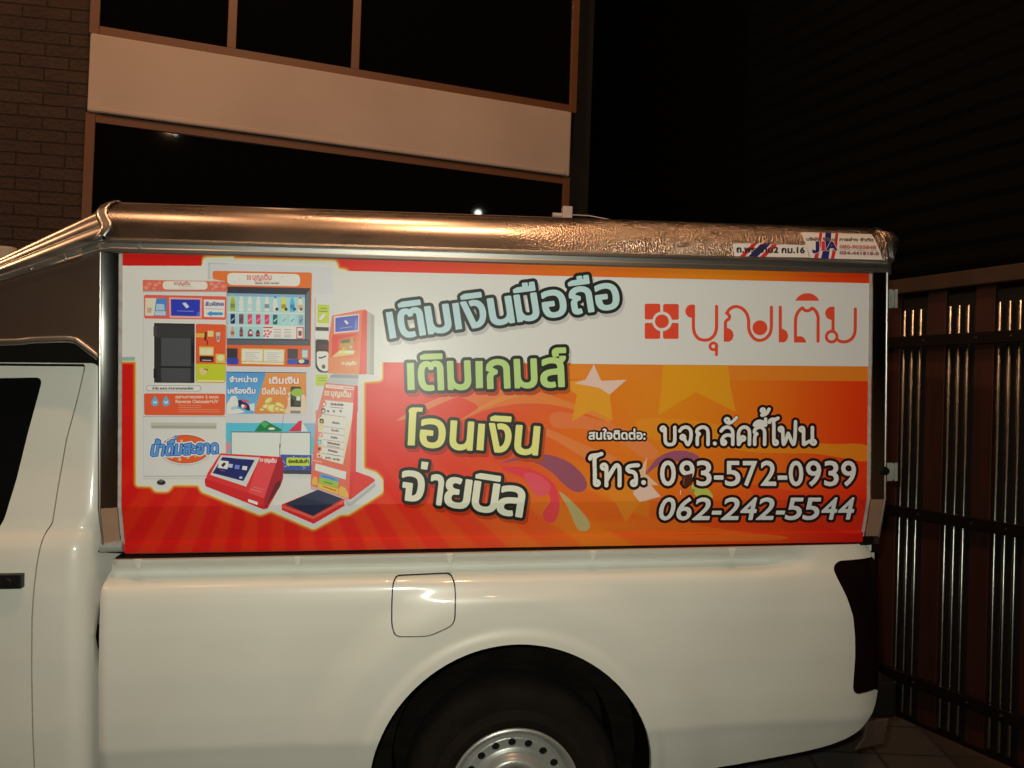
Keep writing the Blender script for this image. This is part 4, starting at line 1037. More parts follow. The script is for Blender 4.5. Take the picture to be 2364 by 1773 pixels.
# coin side of the drinks machine
A.poly(za([(1612, 440), (1622, 440), (1620, 1020), (1612, 1010)]), (170, 164, 140))
A.poly(round_poly(za([(1635, 494), (1730, 497), (1728, 645), (1634, 640)]), 3), (172, 180, 60)); A.line(za([(1660, 525), (1708, 527)]), 1.6, (84, 110, 60)); A.line(za([(1648, 548), (1716, 551)]), 1.8, (84, 110, 60)); A.poly(za([(1645, 610), (1685, 565), (1704, 572), (1668, 622)]), (206, 204, 170))
A.poly(za([(1625, 645), (1725, 648), (1724, 672), (1625, 670)]), (206, 198, 150)); A.poly(za([(1622, 674), (1726, 677), (1725, 706), (1622, 703)]), (74, 62, 50)); A.poly(round_poly(za([(1614, 708), (1726, 711), (1724, 770), (1616, 766)]), 4), (204, 200, 178))
A.poly(round_poly(za([(1620, 772), (1726, 776), (1722, 1040), (1650, 1036), (1620, 1000)]), 6), (66, 56, 46)); A.poly(za([(1650, 815), (1722, 818), (1721, 850), (1650, 846)]), (96, 54, 50)); A.poly(round_poly(za([(1628, 866), (1724, 870), (1722, 1028), (1670, 1026), (1632, 985)]), 7), (206, 200, 176))
A.line(za([(1645, 918), (1668, 920), (1705, 905)]), 3.4, (60, 52, 40)); A.ell(*a2(1684, 990), 4.5, 5, (96, 88, 76))
A.poly(round_poly(za([(1619, 1052), (1722, 1054), (1720, 1145), (1619, 1140)]), 3), (172, 180, 70)); A.line(za([(1640, 1080), (1706, 1082)]), 1.5, (110, 130, 60)); A.line(za([(1645, 1100), (1706, 1102)]), 1.5, (110, 130, 60))

# ---- tall kiosk
A.poly(zh([(814, 98), (909, 158), (903, 914), (808, 905)]), lambda p: alb((160-.0*p[1], 154, 134), p[0])); A.poly(zh([(862, 130), (909, 158), (903, 914), (856, 910)]), (148, 142, 122))
A.poly(zh([(690, 110), (780, 80), (800, 84), (818, 108), (811, 906), (700, 908), (738, 430)]), (212, 72, 58))
A.poly(zh([(366, 160), (765, 82), (790, 86), (750, 120), (370, 185)]), (222, 110, 76))
A.poly(zh([(368, 178), (756, 108), (742, 430), (714, 908), (318, 894), (330, 420)]), (220, 108, 72)); A.poly(zh([(318, 700), (726, 690), (714, 908), (318, 894)]), (222, 122, 76))
A.poly(zh([(372, 408), (705, 385), (690, 440), (450, 470), (450, 605), (365, 680)]), (216, 66, 52)); A.poly(zh([(452, 465), (700, 400), (690, 600), (455, 606)]), (214, 96, 62))
A.poly(zh([(470, 468), (650, 438), (640, 600), (480, 600)]), (176, 136, 66)); A.poly(zh([(470, 470), (606, 450), (600, 505), (478, 515)]), (120, 104, 70)); A.line(zh([(500, 492), (580, 482)]), 1.5, (60, 50, 40)); A.line(zh([(645, 445), (655, 480)]), 2, (110, 80, 50))
A.poly(zh([(372, 682), (470, 600), (660, 606), (645, 655), (400, 690)]), (222, 170, 104)); A.poly(zh([(470, 602), (655, 606), (640, 640), (450, 640)]), (220, 196, 110)); A.poly(zh([(536, 605), (648, 608), (640, 636), (540, 634)]), (226, 220, 180)); A.line(zh([(505, 615), (525, 560), (545, 590)]), 2.4, (190, 180, 80)); A.ell(*zh([(608, 560)])[0], 2.6, 3, (230, 170, 130))
A.poly(zh([(396, 170), (716, 138), (710, 358), (398, 388)]), (226, 186, 172)); A.poly(zh([(412, 188), (706, 152), (698, 344), (412, 370)]), (78, 86, 150)); A.poly(zh([(522, 230), (545, 216), (584, 256), (560, 274)]), (214, 216, 226)); A.line(zh([(470, 322), (630, 300)]), 1.3, (150, 156, 200)); A.poly(zh([(660, 250), (690, 180), (690, 335), (652, 345)]), (104, 120, 176))
mini_logo(zh([(492, 786)])[0], zh([(680, 786)])[0], 6.5, (236, 190, 150), .4)
A.poly(zh([(350, 918), (412, 905), (706, 915), (700, 1058), (655, 1058), (285, 1022)]), (168, 166, 154)); A.poly(zh([(350, 918), (412, 905), (706, 915), (705, 960), (340, 950)]), (140, 136, 124))
kf = zh([(283, 1015), (662, 1052)]) + zi([(625, 0), (606, 600), (584, 1118), (96, 942), (104, 780), (160, 150)]) + zh([(162, 1480), (160, 1370), (190, 1360)])
A.poly(kf, lambda p: alb((214, 96+30*math.exp(-((p[1]-960)/60)**2), 70+34*math.exp(-((p[1]-960)/60)**2)), p[0]))
A.poly(zh([(662, 1052), (700, 1052), (697, 1390)]) + zi([(690, 0), (674, 770), (604, 1124), (584, 1118), (606, 600), (625, 0)]), lambda p: alb((204, 66, 58), p[0]))
A.poly(round_poly(zh([(290, 1034), (654, 1070), (648, 1112), (286, 1078)]), 4), (226, 206, 172)); A.line(zh([(310, 1056), (480, 1072)]), 1.6, (200, 130, 96)); A.line(zh([(505, 1078), (640, 1090)]), 2.2, (170, 100, 60))
mini_logo(zh([(272, 1176)])[0], zh([(606, 1200)])[0], 11, (234, 190, 156), .6)
A.poly(zh([(282, 1236), (642, 1272), (625, 1480), (590, 1480), (240, 1440)]) , (226, 204, 176)); A.poly(zh([(240, 1440), (625, 1478)]) + zi([(600, 230), (512, 660), (510, 676), (245, 602), (200, 480), (190, 100)]), lambda p: alb((224, 190-.10*(p[1]-960)*.5, 156-.1*(p[1]-960)), p[0]))
A.poly(zh([(300, 1255), (620, 1285), (596, 1480), (270, 1445)]) + [], (224, 212, 184))
A.poly(zi([(270, 80), (560, 110), (528, 210), (506, 660), (250, 590)]), (222, 208, 182))
box_text(A, 'เติมเงินมือถือ', *zh([(352, 1278)])[0], *zh([(515, 1300)])[0], (110, 84, 76), off=.35, h=.7, sh=2); A.line(zh([(345, 1325), (515, 1340)]), 1.8, (150, 120, 104)); 
for x in (318, 392, 478): A.line(zh([(x-14, 1370), (x+16, 1380)]), 3.4, (110, 90, 84)); A.line(zh([(x-8, 1390), (x+14, 1390)]), 1.6, (140, 116, 104))
A.line(zh([(246, 1412), (300, 1420), (540, 1455)]), 1.6, (170, 140, 120))
for t_, x0, x1, y, sh in (('เติมเกม', 372, 465, 150, 2), ('โอนเงิน', 362, 455, 248, 2), ('จ่ายบิล', 352, 438, 338, 2), ('ซื้อบัตรเติมเงิน', 312, 470, 408, 5), ('ชำระค่าบริการ', 320, 440, 502, 5), ('ลูกค้า / สมาชิก', 285, 470, 596, 6)):
    box_text(A, t_, *zi([(x0, y-20)])[0], *zi([(x1, y)])[0], (120, 92, 82), off=.35, h=.7, sh=sh)
for y in (195, 275, 362, 452, 540): A.line(zi([(275-y*.06, y-8), (545-y*.05, y+32)]), 1.1, (150, 124, 108))
for y in (432, 538): A.line(zi([(305, y), (465, y+30)]), 1.8, (140, 110, 96))
for x, y, c, d in ((270, 1285, (214, 110, 90), (232, 200, 170)), (260, 1372, (90, 60, 56), (226, 200, 170))): A.ell(*zh([(x, y)])[0], 5, 6, c); A.ell(*zh([(x, y+4)])[0], 3, 3.4, d)
for x, y, c, d in ((238, 120, (60, 40, 30), (170, 150, 90)), (232, 190, (196, 170, 120), (214, 190, 140)), (222, 290, (206, 110, 110), (236, 226, 226)), (210, 385, (96, 160, 180), (140, 190, 196)), (208, 470, (206, 110, 84), (90, 60, 50)), (205, 555, (232, 190, 160), (196, 80, 60))): A.poly(round_poly(zi([(x-26, y-30), (x+28, y-24), (x+26, y+34), (x-28, y+28)]), 3), c); A.ell(*zi([(x, y+6)])[0], 3, 3, d)
A.line(zi([(130, 620), (240, 645)]), 2, (232, 170, 130))
A.poly(zi([(160, 660), (552, 768), (542, 868), (150, 745)]), (226, 206, 184)); A.poly(zi([(186, 680), (525, 775), (518, 848), (178, 748)]), (222, 214, 192))
A.poly(zi([(216, 782), (458, 856), (452, 898), (214, 838)]), (84, 140, 180)); A.poly(zi([(210, 840), (452, 900), (446, 972), (204, 908)]), (136, 168, 60)); A.poly(zi([(196, 910), (452, 985), (446, 1055), (188, 968)]), (220, 164, 60))
A.line(zi([(240, 818), (400, 862)]), 2.2, (60, 100, 140)); A.line(zi([(265, 892), (375, 924)]), 2.6, (80, 112, 40)); A.line(zi([(250, 950), (425, 1012)]), 2.8, (160, 100, 30))
for pts in ([(112, 880), (140, 825), (180, 840), (188, 940), (112, 930)], [(455, 990), (480, 945), (540, 975), (578, 1050), (578, 1108), (455, 1062)]): A.poly(zi(pts), (222, 156, 70))
A.poly(zi([(604, 1124), (674, 766), (690, 768), (860, 830), (910, 860), (918, 885)]), (206, 58, 48)); A.poly(zi([(602, 780), (676, 766), (604, 1124), (584, 1118)]), (196, 54, 48))
A.poly(zi([(918, 884), (922, 950), (640, 1180), (600, 1200), (545, 1190), (540, 1128), (600, 1126)]), (158, 156, 142)); A.poly(zi([(918, 884), (920, 915), (620, 1150), (560, 1150), (540, 1128), (600, 1126)]), (176, 174, 158))
A.poly(zi([(98, 940), (584, 1116), (560, 1140), (98, 990)]), (176, 150, 140))
# scale plate in front
A.poly(zb_([(1350, 1258), (1640, 1140), (1850, 1218), (1852, 1268), (1605, 1412), (1352, 1302)]), (196, 40, 34)); A.poly(zb_([(1352, 1262), (1602, 1352), (1850, 1220), (1852, 1240), (1604, 1376), (1352, 1282)]), (214, 84, 64))
A.poly(zb_([(1376, 1254), (1640, 1140), (1838, 1214), (1600, 1350)]), (48, 52, 66)); A.poly(zb_([(1376, 1254), (1500, 1200), (1760, 1256), (1600, 1350)]), (38, 42, 56))
# table-top machine
A.poly(zb_([(862, 850), (1345, 880), (1366, 938), (1362, 1050), (1340, 1110), (1240, 1290), (1205, 1297), (745, 1112), (738, 1078), (760, 1010)]), (196, 48, 44))
A.poly(zb_([(1322, 882), (1352, 884), (1366, 938), (1362, 1050), (1340, 1112), (1216, 1296), (1210, 1215)]), (150, 34, 40)); A.poly(zb_([(1300, 1090), (1345, 1060), (1338, 1116), (1220, 1292)]), (96, 34, 34))
A.poly(zb_([(740, 1052), (1100, 1170), (1214, 1212), (1206, 1296), (745, 1112), (738, 1078)]), (186, 34, 34)); A.poly(zb_([(1175, 888), (1320, 892), (1210, 1208), (1085, 1165)]), (204, 66, 62))
A.poly(zb_([(866, 866), (1178, 884), (1068, 1116), (782, 1022)]), (186, 182, 164)); A.poly(zb_([(880, 880), (1136, 904), (1046, 1072), (800, 1008)]), (34, 38, 84))
for (x, y, s, c) in ((886, 942, 40, (212, 212, 206)), (942, 950, 19, (160, 170, 196)), (996, 960, 20, (104, 116, 170)), (1056, 968, 20, (190, 196, 206))): A.poly(zb_([(x-s*.8, y-s*.9), (x+s*1.1, y-s*.7), (x+s*.8, y+s*.9), (x-s*1.1, y+s*.6)]), c)
A.poly(zb_([(868, 945), (892, 922), (908, 934), (884, 962)]), (40, 44, 60)); A.ell(*b2_(1026, 1044), 4, 3, (150, 170, 200)); A.line(zb_([(960, 892), (1050, 902)]), 1, (90, 96, 150)); A.line(zb_([(862, 984), (900, 992)]), 1, (196, 60, 60))
mini_logo(b2_(1178, 915), b2_(1308, 925), 7, (232, 190, 170), .45)
A.line(zb_([(1105, 1135), (1195, 1160)]), 1.5, (220, 120, 110)); A.line(zb_([(1130, 1120), (1215, 1140)]), 1, (220, 120, 110))
A.poly(round_poly(zb_([(1086, 1214), (1162, 1240), (1158, 1262), (1082, 1236)]), 2), (224, 204, 196))

# ---- headlines
A.layer = 40
def headline(quad, parts, colr, shadow, ol=7.6, oc=(30, 30, 24), grow=2.7, bars=()):
    cs = []
    for t_, base, a0, a1 in parts:
        cs += place_text(t_, quad, (a0, a1), base, grow=grow)
    f, bd = sd_contours(cs, 1.0, ol+grow+3, bars)
    X, Y = np.meshgrid(np.arange(bd[0], bd[2]+1, 1.0), np.arange(bd[1], bd[3]+1, 1.0))
    f = f-grow
    for b_ in bars: f = np.minimum(f, sd_poly(X, Y, b_))
    A.field(f, bd, 1.0, shadow, ol, shift=(5, 8))
    A.field(f, bd, 1.0, oc, ol)
    A.field(f, bd, 1.0, colr, 0.0)
def cx(v): return 860+v/3.687
def dx_(v): return 860+v/4.096
q1 = zc_([(150, 672), (2112, 402), (2080, 196), (114, 446)])
headline(q1, [('ติ', 'ต', cx(216), cx(438)), ('ม', 'ม', cx(455), cx(665)), ('งิ', 'ง', cx(762), cx(966)), ('น', 'น', cx(988), cx(1196)), ('มื', 'ม', cx(1214), cx(1412)), ('อ', 'อ', cx(1440), cx(1648)), ('ถื', 'ถ', cx(1676), cx(1872)), ('อ', 'อ', cx(1892), cx(2098))],
         (158, 180, 212), (164, 157, 142), bars=[zc_([(112, 447), (168, 440), (205, 662), (148, 672)]), zc_([(676, 372), (732, 364), (764, 588), (708, 596)])])
q2 = zc_([(300, 1108), (1650, 1072), (1640, 838), (290, 878)])
headline(q2, [('ติ', 'ต', cx(386), cx(606)), ('ม', 'ม', cx(636), cx(838)), ('ก', 'ก', cx(966), cx(1170)), ('ม', 'ม', cx(1204), cx(1402)), ('ส์', 'ส', cx(1424), cx(1650))],
         (156, 176, 96), lambda p: ((.60, .58, .5) if p[1] < 838 else tuple(v*.6 for v in ground_col(p))), bars=[zc_([(292, 877), (352, 876), (360, 1106), (299, 1108)]), zc_([(874, 862), (936, 860), (940, 1090), (880, 1092)])])
dk = lambda p: tuple(v*.62 for v in ground_col(p))
q3 = zd([(330, 520), (1556, 610), (1580, 352), (342, 268)])
headline(q3, [('อ', 'อ', dx_(446), dx_(692)), ('น', 'น', dx_(730), dx_(955)), ('งิ', 'ง', dx_(1090), dx_(1312)), ('น', 'น', dx_(1344), dx_(1576))],
         (196, 194, 102), dk, bars=[zd([(332, 524), (346, 215), (340, 200), (352, 175), (380, 165), (476, 168), (470, 208), (420, 205), (414, 225), (400, 526)]), zd([(982, 568), (1000, 318), (1064, 322), (1048, 574)])])
q4 = zd([(300, 1034), (1400, 1196), (1440, 934), (330, 768)])
headline(q4, [('จ', 'จ', dx_(268), dx_(492)), ('า', 'า', dx_(540), dx_(668)), ('ย', 'ย', dx_(684), dx_(930)), ('บิ', 'บ', dx_(944), dx_(1190)), ('ล', 'ล', dx_(1182), dx_(1436))],
         (212, 204, 154), dk, bars=[zd([(464, 676), (530, 684), (516, 756), (456, 746)])])

A.layer = 40
# ---- contact lines: looped letters drawn as strokes
def strokes(pts_list, rings, dots, w, colr, ol, h=1.0, oc=(30, 14, 10), marg=22):
    al = np.array([p for s_ in pts_list for p in s_]); x0, y0 = al.min(0)-marg; x1, y1 = al.max(0)+marg
    X, Y = np.meshgrid(np.arange(x0, x1+h, h), np.arange(y0, y1+h, h)); f = np.full(X.shape, 99.)
    for s_ in pts_list: f = np.minimum(f, sd_stroke(X, Y, s_, w))
    for c_, r_ in rings: f = np.minimum(f, sd_ring(X, Y, c_, r_, w*.86))
    for c_, r_ in dots: f = np.minimum(f, sd_disc(X, Y, c_, r_))
    A.field(f, (x0, y0, x1, y1), h, oc, ol); A.field(f, (x0, y0, x1, y1), h, colr, 0)
def crv(p, n=5): return zf(smooth_pts(p, n))
def F1(x, y): return zf([(x, y)])[0]
name_s = [crv([(684, 262), (684, 320), (687, 350), (702, 366), (720, 367), (738, 362), (748, 345), (749, 300), (749, 252)]),
          crv([(783, 276), (798, 258), (825, 250), (848, 262), (858, 290), (855, 335), (842, 362), (834, 366), (824, 350), (812, 326)]),
          crv([(900, 366), (900, 330), (904, 306), (914, 296), (900, 288), (898, 276), (908, 260), (935, 250), (960, 258), (972, 285), (972, 366)]),
          crv([(1060, 276), (1078, 257), (1104, 250), (1126, 260), (1138, 286), (1138, 366)]), crv([(1138, 318), (1122, 306), (1100, 304), (1078, 314), (1066, 334), (1066, 350)]),
          crv([(1178, 366), (1176, 320), (1180, 280), (1196, 257), (1216, 250), (1238, 258), (1250, 284), (1250, 366)]), crv([(1180, 362), (1190, 348), (1198, 336)]),
          crv([(1286, 366), (1286, 330), (1290, 306), (1300, 296), (1286, 288), (1284, 276), (1294, 260), (1318, 250), (1340, 258), (1352, 285), (1352, 366)]),
          crv([(1284, 236), (1292, 222), (1312, 212), (1334, 214), (1352, 226), (1358, 236), (1320, 237), (1284, 237)], 3), crv([(1359, 236), (1359, 196)]),
          crv([(1344, 150), (1342, 160), (1334, 170), (1352, 166), (1368, 154), (1382, 130)]),
          crv([(1384, 218), (1390, 204), (1404, 198), (1424, 198), (1442, 190)]), crv([(1424, 200), (1412, 214), (1414, 240), (1414, 345)]),
          crv([(1474, 266), (1480, 366), (1508, 300), (1514, 300), (1544, 366), (1556, 320), (1560, 214)]),
          crv([(1614, 264), (1614, 340), (1616, 366), (1640, 352), (1664, 342)]), crv([(1673, 252), (1673, 340)])]
def ring(x, y, r): return (F1(x, y), r/2.911)
strokes(name_s, [ring(670, 262, 13), ring(803, 318, 13), ring(1078, 354, 13), ring(1206, 326, 13), ring(1340, 138, 11), ring(1426, 354, 13), ring(1462, 264, 13), ring(1602, 264, 13), ring(1680, 352, 14), ring(1100, 204, 13)], [(F1(1018, 360), 4.6)], 4.0, (186, 178, 156), 6.0)
strokes([crv([(1098, 218), (1112, 224), (1136, 214), (1164, 186)])], [ring(1100, 204, 13)], [], 3.6, (186, 178, 156), 1.5)
tel = [crv([(180, 462), (186, 446), (204, 440), (232, 438), (256, 430)]), crv([(232, 440), (212, 458), (210, 490), (212, 560), (212, 618)]),
       crv([(290, 516), (290, 580), (290, 642)]), crv([(290, 610), (310, 575), (340, 524), (358, 506), (372, 514), (378, 540), (378, 642)]),
       crv([(502, 506), (470, 508), (442, 514), (430, 530), (442, 546), (468, 552), (484, 566), (488, 590), (488, 612)])]
strokes(tel, [ring(226, 626, 15), ring(273, 516, 16), ring(474, 626, 15)], [(F1(540, 622), 5.6)], 4.6, (190, 182, 158), 6.5)
def numline(parts, quad, colr, grow=1.2, ol=6.4, cap=.69, h=1.0):
    cs = []
    for t_, a0, a1 in parts: cs += place_text(t_, quad, (1300+a0/2.911, 1300+a1/2.911), t_, hc=cap, grow=grow)
    f, bd = sd_contours(cs, h, ol+grow+3); f = f-grow
    A.field(f, bd, h, (30, 14, 10), ol); A.field(f, bd, h, colr, 0)
numline([('0', 650, 756), ('9', 780, 882), ('3', 894, 996), ('-', 1012, 1076), ('5', 1086, 1190), ('7', 1206, 1302), ('2', 1326, 1430), ('-', 1440, 1504), ('0', 1514, 1612), ('9', 1630, 1732), ('3', 1752, 1850), ('9', 1866, 1966)],
        zf([(650, 640), (1966, 642), (1966, 480), (650, 478)]), (186, 178, 156))
q6 = zf([(632, 872), (1942, 868), (1972, 726), (664, 726)])
numline([('0', 645, 752), ('6', 766, 868), ('2', 880, 996), ('-', 1004, 1068), ('2', 1072, 1190), ('4', 1194, 1302), ('2', 1308, 1424), ('-', 1434, 1494), ('5', 1500, 1608), ('5', 1618, 1726), ('4', 1738, 1842), ('4', 1850, 1956)], q6, (186, 178, 156))
box_text(A, 'สนใจติดต่อ:', *F1(172, 286), *F1(550, 332), (196, 186, 160), off=1.0, h=.8, outline=5.0, oc=(40, 18, 12))
# the keyhole scuffed through the first telephone number, its bright glint painted in
A.poly(zf([(795, 578), (870, 560), (862, 640), (820, 655), (800, 640)]), (64, 30, 18)); A.line(zf([(850, 545), (866, 560)]), 2.2, (226, 190, 180)); A.line(zf([(812, 590), (808, 640)]), 1.6, (120, 70, 50)); A.ell(*F1(800, 690), 3.2, 3.6, (170, 84, 62)); A.line(zf([(788, 672), (786, 704)]), 1.6, (226, 206, 196)); A.poly(zf([(850, 662), (884, 668), (882, 690), (848, 690)]), (130, 110, 50))

A.layer = 40
# ---- maker's mark on the white band
LG = (196, 58, 32)
def lg(fn, bounds, h=1.0): 
    x0, y0 = zg([(bounds[0], bounds[1])])[0]; x1, y1 = zg([(bounds[2], bounds[3])])[0]
    A.field(lambda X, Y: fn((X-1380)*3.511, (Y-660)*3.511), (x0, y0, x1, y1), h, LG)
def sq(X, Z, x0, y0, x1, y1, r=14):
    cx0, cy0 = (x0+x1)/2, (y0+y1)/2; dx, dy = np.abs(X-cx0)-(x1-x0)/2+r, np.abs(Z-cy0)-(y1-y0)/2+r
    return np.hypot(np.maximum(dx, 0), np.maximum(dy, 0))+np.minimum(np.maximum(dx, dy), 0)-r
def flower(X, Z):
    f = np.minimum(np.minimum(sq(X, Z, 379, 145, 505, 273), sq(X, Z, 528, 147, 655, 275)), np.minimum(sq(X, Z, 379, 300, 505, 430), sq(X, Z, 527, 300, 653, 430)))
    return np.minimum(np.maximum(f, -sd_disc(X, Z, (520, 288), 79)), sd_disc(X, Z, (518, 288), 56))
lg(flower, (360, 120, 680, 450))
SW = 13
S1_ = smooth_pts([(773, 200), (773, 300), (775, 350), (788, 395), (820, 430), (865, 440), (910, 430), (945, 395), (960, 345), (961, 300), (961, 167)], 5)
lg(lambda X, Z: np.minimum(np.minimum(sd_stroke(X, Z, S1_, SW), np.maximum(sd_disc(X, Z, (762, 205), 54), X-787)), np.minimum(sd_ring(X, Z, (935, 490), 27, 12), sd_stroke(X, Z, [(960, 490), (960, 558)], 12))), (690, 130, 1000, 600))
S2_ = smooth_pts([(1045, 218), (1072, 184), (1118, 168), (1168, 184), (1205, 226), (1220, 280), (1221, 340), (1236, 390), (1268, 428), (1310, 442), (1356, 428), (1392, 388), (1404, 335), (1405, 280), (1405, 174)], 5)
S3_ = smooth_pts([(1042, 220), (1064, 240), (1062, 266), (1036, 288), (1033, 320), (1033, 440)], 5)
lg(lambda X, Z: np.minimum(np.minimum(sd_stroke(X, Z, S2_, SW), sd_stroke(X, Z, S3_, SW)), np.minimum(np.maximum(np.maximum(sd_disc(X, Z, (1040, 400), 58), 1019-X), Z-453), sd_disc(X, Z, (1312, 340), 60))), (1000, 130, 1440, 480))
lg(lambda X, Z: np.minimum(sd_stroke(X, Z, [(1477, 174), (1477, 445)], SW), np.maximum(np.maximum(sd_disc(X, Z, (1482, 406), 58), 1464-X), Z-458)), (1440, 130, 1560, 480))
S4_ = smooth_pts([(1600, 450), (1600, 300), (1606, 245), (1626, 206), (1655, 180), (1672, 196), (1695, 202), (1718, 196), (1735, 182), (1764, 206), (1782, 248), (1783, 300), (1783, 450)], 5)
lg(lambda X, Z: np.minimum(np.minimum(np.maximum(sd_stroke(X, Z, S4_, SW), Z-460), np.maximum(np.maximum(sd_disc(X, Z, (1632, 462), 54), 1588-X), Z-460)), np.maximum(sd_disc(X, Z, (1696, 167), 108), Z-121)), (1570, 40, 1820, 480))
S5_ = smooth_pts([(1932, 430), (1965, 450), (2010, 452), (2052, 432), (2078, 390), (2084, 330), (2085, 188)], 5)
lg(lambda X, Z: np.minimum(np.minimum(np.maximum(sd_disc(X, Z, (1895, 222), 54), X-1917), sd_stroke(X, Z, [(1904, 222), (1904, 362)], SW)), np.minimum(sd_ring(X, Z, (1893, 412), 43, 12), sd_stroke(X, Z, S5_, SW))), (1820, 140, 2120, 490))

# ---- the printed sheet itself
vinyl = mat('printed_vinyl', (.5, .5, .5), rough=.27, spec=.2, attr='print', var=.025, vscale=3.0, dark=(.25, .24, .22), rvar=.08, bump=.02, bscale=9)
def flat(x, y, k):
    p = pan(x, y); return (p[0], k, p[1])
me = A.mesh('advert_panel', flat)
bm = bmesh.new(); bm.from_mesh(me)
for zc_ut in (ZB, ZL, ZL-.003):
    bmesh.ops.bisect_plane(bm, geom=bm.verts[:]+bm.edges[:]+bm.faces[:], plane_co=(0, 0, zc_ut), plane_no=(0, 0, 1), dist=1e-7)
xl0, xr0 = pan(282.0, 900)[0], pan(2004.8, 900)[0]
for co_, no_ in (((xl0, 0, 0), (-1, 0, 0)), ((xr0, 0, 0), (1, 0, 0))):
    bmesh.ops.bisect_plane(bm, geom=bm.verts[:]+bm.edges[:]+bm.faces[:], plane_co=co_, plane_no=no_, dist=1e-7, clear_outer=True)
for v in bm.verts: v.co.y = float(y_pan(v.co.z))-.002-v.co.y*A.eps
bm.normal_update()
for f in bm.faces:
    if f.normal.y > 0: f.normal_flip()
bm.to_mesh(me); bm.free()
panel = link('advert_panel', me, vinyl, canopy_o)
pb = MB(); pb.box(xl0, xr0, .004, .02, ZB, 2.02)
pb.add([(xl0, y, z) for y, z in ((.004, ZB), (.036, ZL), (.040, 1.09))]+[(xr0, y, z) for y, z in ((.004, ZB), (.036, ZL), (.040, 1.09))], [(0, 1, 4, 3), (1, 2, 5, 4)])
pb.build('panel_backing', dull, panel)

# ---- stickers on the roof edge
rpz = np.array([u for i, u in RP[:13]])[::-1]; rpy = np.array([i for i, u in RP[:13]])[::-1]
def on_roof(x, y, k):
    Yq = 0.02
    for _ in range(12):
        p = onY(x, y, Yq); Yq = .5*Yq+.5*float(np.interp(p[2]-ztop(p[0]), rpz, rpy))
    return (p[0], Yq-.0014-k*8e-5, p[2]+.0004)
zs_ = lambda pts: zoom(pts, 1650, 500, 3.098)
decal = mat('sticker_print', (.5, .5, .5), rough=.35, spec=.4, attr='print', var=.05, vscale=20, dark=(.3, .3, .3))
def fill(art, pts, c, h=1.6):
    P = np.array(pts); art.field(lambda X, Y: sd_poly(X, Y, pts), (*(P.min(0)-2), *(P.max(0)+2)), h, c)
cw = lambda c: (lambda p: tuple(min(v*.8/.62, .8) for v in lin(c)))
s1 = Art(); base1 = zs_([(125, 193), (652, 205), (674, 294), (140, 285)])
fill(s1, base1, cw((205, 200, 196)))
for a_, c in (([(265, 196), (302, 197), (216, 286), (178, 286)], (190, 30, 40)), ([(326, 198), (398, 199), (304, 288), (238, 287)], (30, 30, 92)), ([(412, 199), (448, 200), (362, 290), (322, 289)], (190, 30, 40))): fill(s1, zs_(a_), cw(c))
box_text(s1, 'ถ.พระราม2 กม.16', *zs_([(156, 224)])[0], *zs_([(640, 256)])[0], cw((44, 38, 36)), off=1.0, h=.8, sh=2)
me = s1.mesh('sticker', on_roof); link('sticker', me, decal, roof)
s2 = Art(); base2 = zs_([(612, 112), (1120, 127), (1150, 175), (1176, 235), (1200, 311), (680, 297), (668, 250), (648, 195)])
fill(s2, base2, cw((205, 200, 196)))
for a_, c in (([(748, 116), (768, 117), (758, 210), (737, 300), (708, 299), (735, 200)], (190, 30, 40)), ([(790, 117), (832, 119), (828, 200), (812, 302), (758, 301), (782, 200)], (30, 30, 110)), ([(862, 120), (882, 121), (874, 210), (852, 303), (828, 302), (850, 200)], (190, 30, 40))): fill(s2, zs_(a_), cw(c))
box_text(s2, 'บริษัท จีไอเอ การช่าง จำกัด', *zs_([(655, 156)])[0], *zs_([(1132, 172)])[0], cw((96, 84, 80)), off=.7, h=.8, sh=2)
for t_, x0, x1, c in (('J', 700, 742, (36, 30, 90)), ('I', 766, 782, (196, 40, 50)), ('A', 800, 870, (36, 30, 90))):
    box_text(s2, t_, *zs_([(x0, 182)])[0], *zs_([(x1, 240)])[0], cw(c), off=1.6, h=.8, hc=.69, outline=2.6, oc=cw((205, 200, 196)))
fill(s2, zs_([(690, 236), (712, 240), (722, 250), (700, 252)]), cw((36, 30, 90))); fill(s2, zs_([(750, 240), (800, 241), (800, 246), (750, 245)]), cw((196, 40, 50)))
box_text(s2, '080-9035848', *zs_([(892, 205)])[0], *zs_([(1150, 228)])[0], cw((176, 110, 100)), off=.8, h=.8, hc=.69, sh=2)
fill(s2, zs_([(872, 236), (1162, 244), (1162, 247), (872, 239)]), cw((120, 110, 105)), 1.0)
box_text(s2, '034-441818-0', *zs_([(892, 250)])[0], *zs_([(1170, 271)])[0], cw((140, 90, 84)), off=.8, h=.8, hc=.69, sh=2)
me = s2.mesh('sticker', on_roof); link('sticker', me, decal, roof)
# ------------------------------------------------------------------ the place round the truck
# driveway: one sheet in the slope of the truck, out to the dark
pave = mat('driveway_tiles', (.045, .035, .026), rough=.9, var=.6, vscale=5, bump=.35, bscale=40, dark=(.10, .075, .055))
t = pave.node_tree; N = t.nodes; b = N['Principled BSDF']
co = N.new('ShaderNodeTexCoord'); mpn = N.new('ShaderNodeMapping'); mpn.inputs['Rotation'].default_value = (0, 0, .2); mpn.inputs['Scale'].default_value = (3.2, 3.2, 3.2)
bk = N.new('ShaderNodeTexBrick'); bk.inputs['Color1'].default_value = (.12, .11, .10, 1); bk.inputs['Color2'].default_value = (.07, .04, .025, 1); bk.inputs['Mortar'].default_value = (.03, .025, .02, 1)
bk.inputs['Scale'].default_value = 1.0; bk.inputs['Mortar Size'].default_value = .03; bk.inputs['Brick Width'].default_value = 1.0; bk.inputs['Row Height'].default_value = 1.0; bk.offset = 0.0
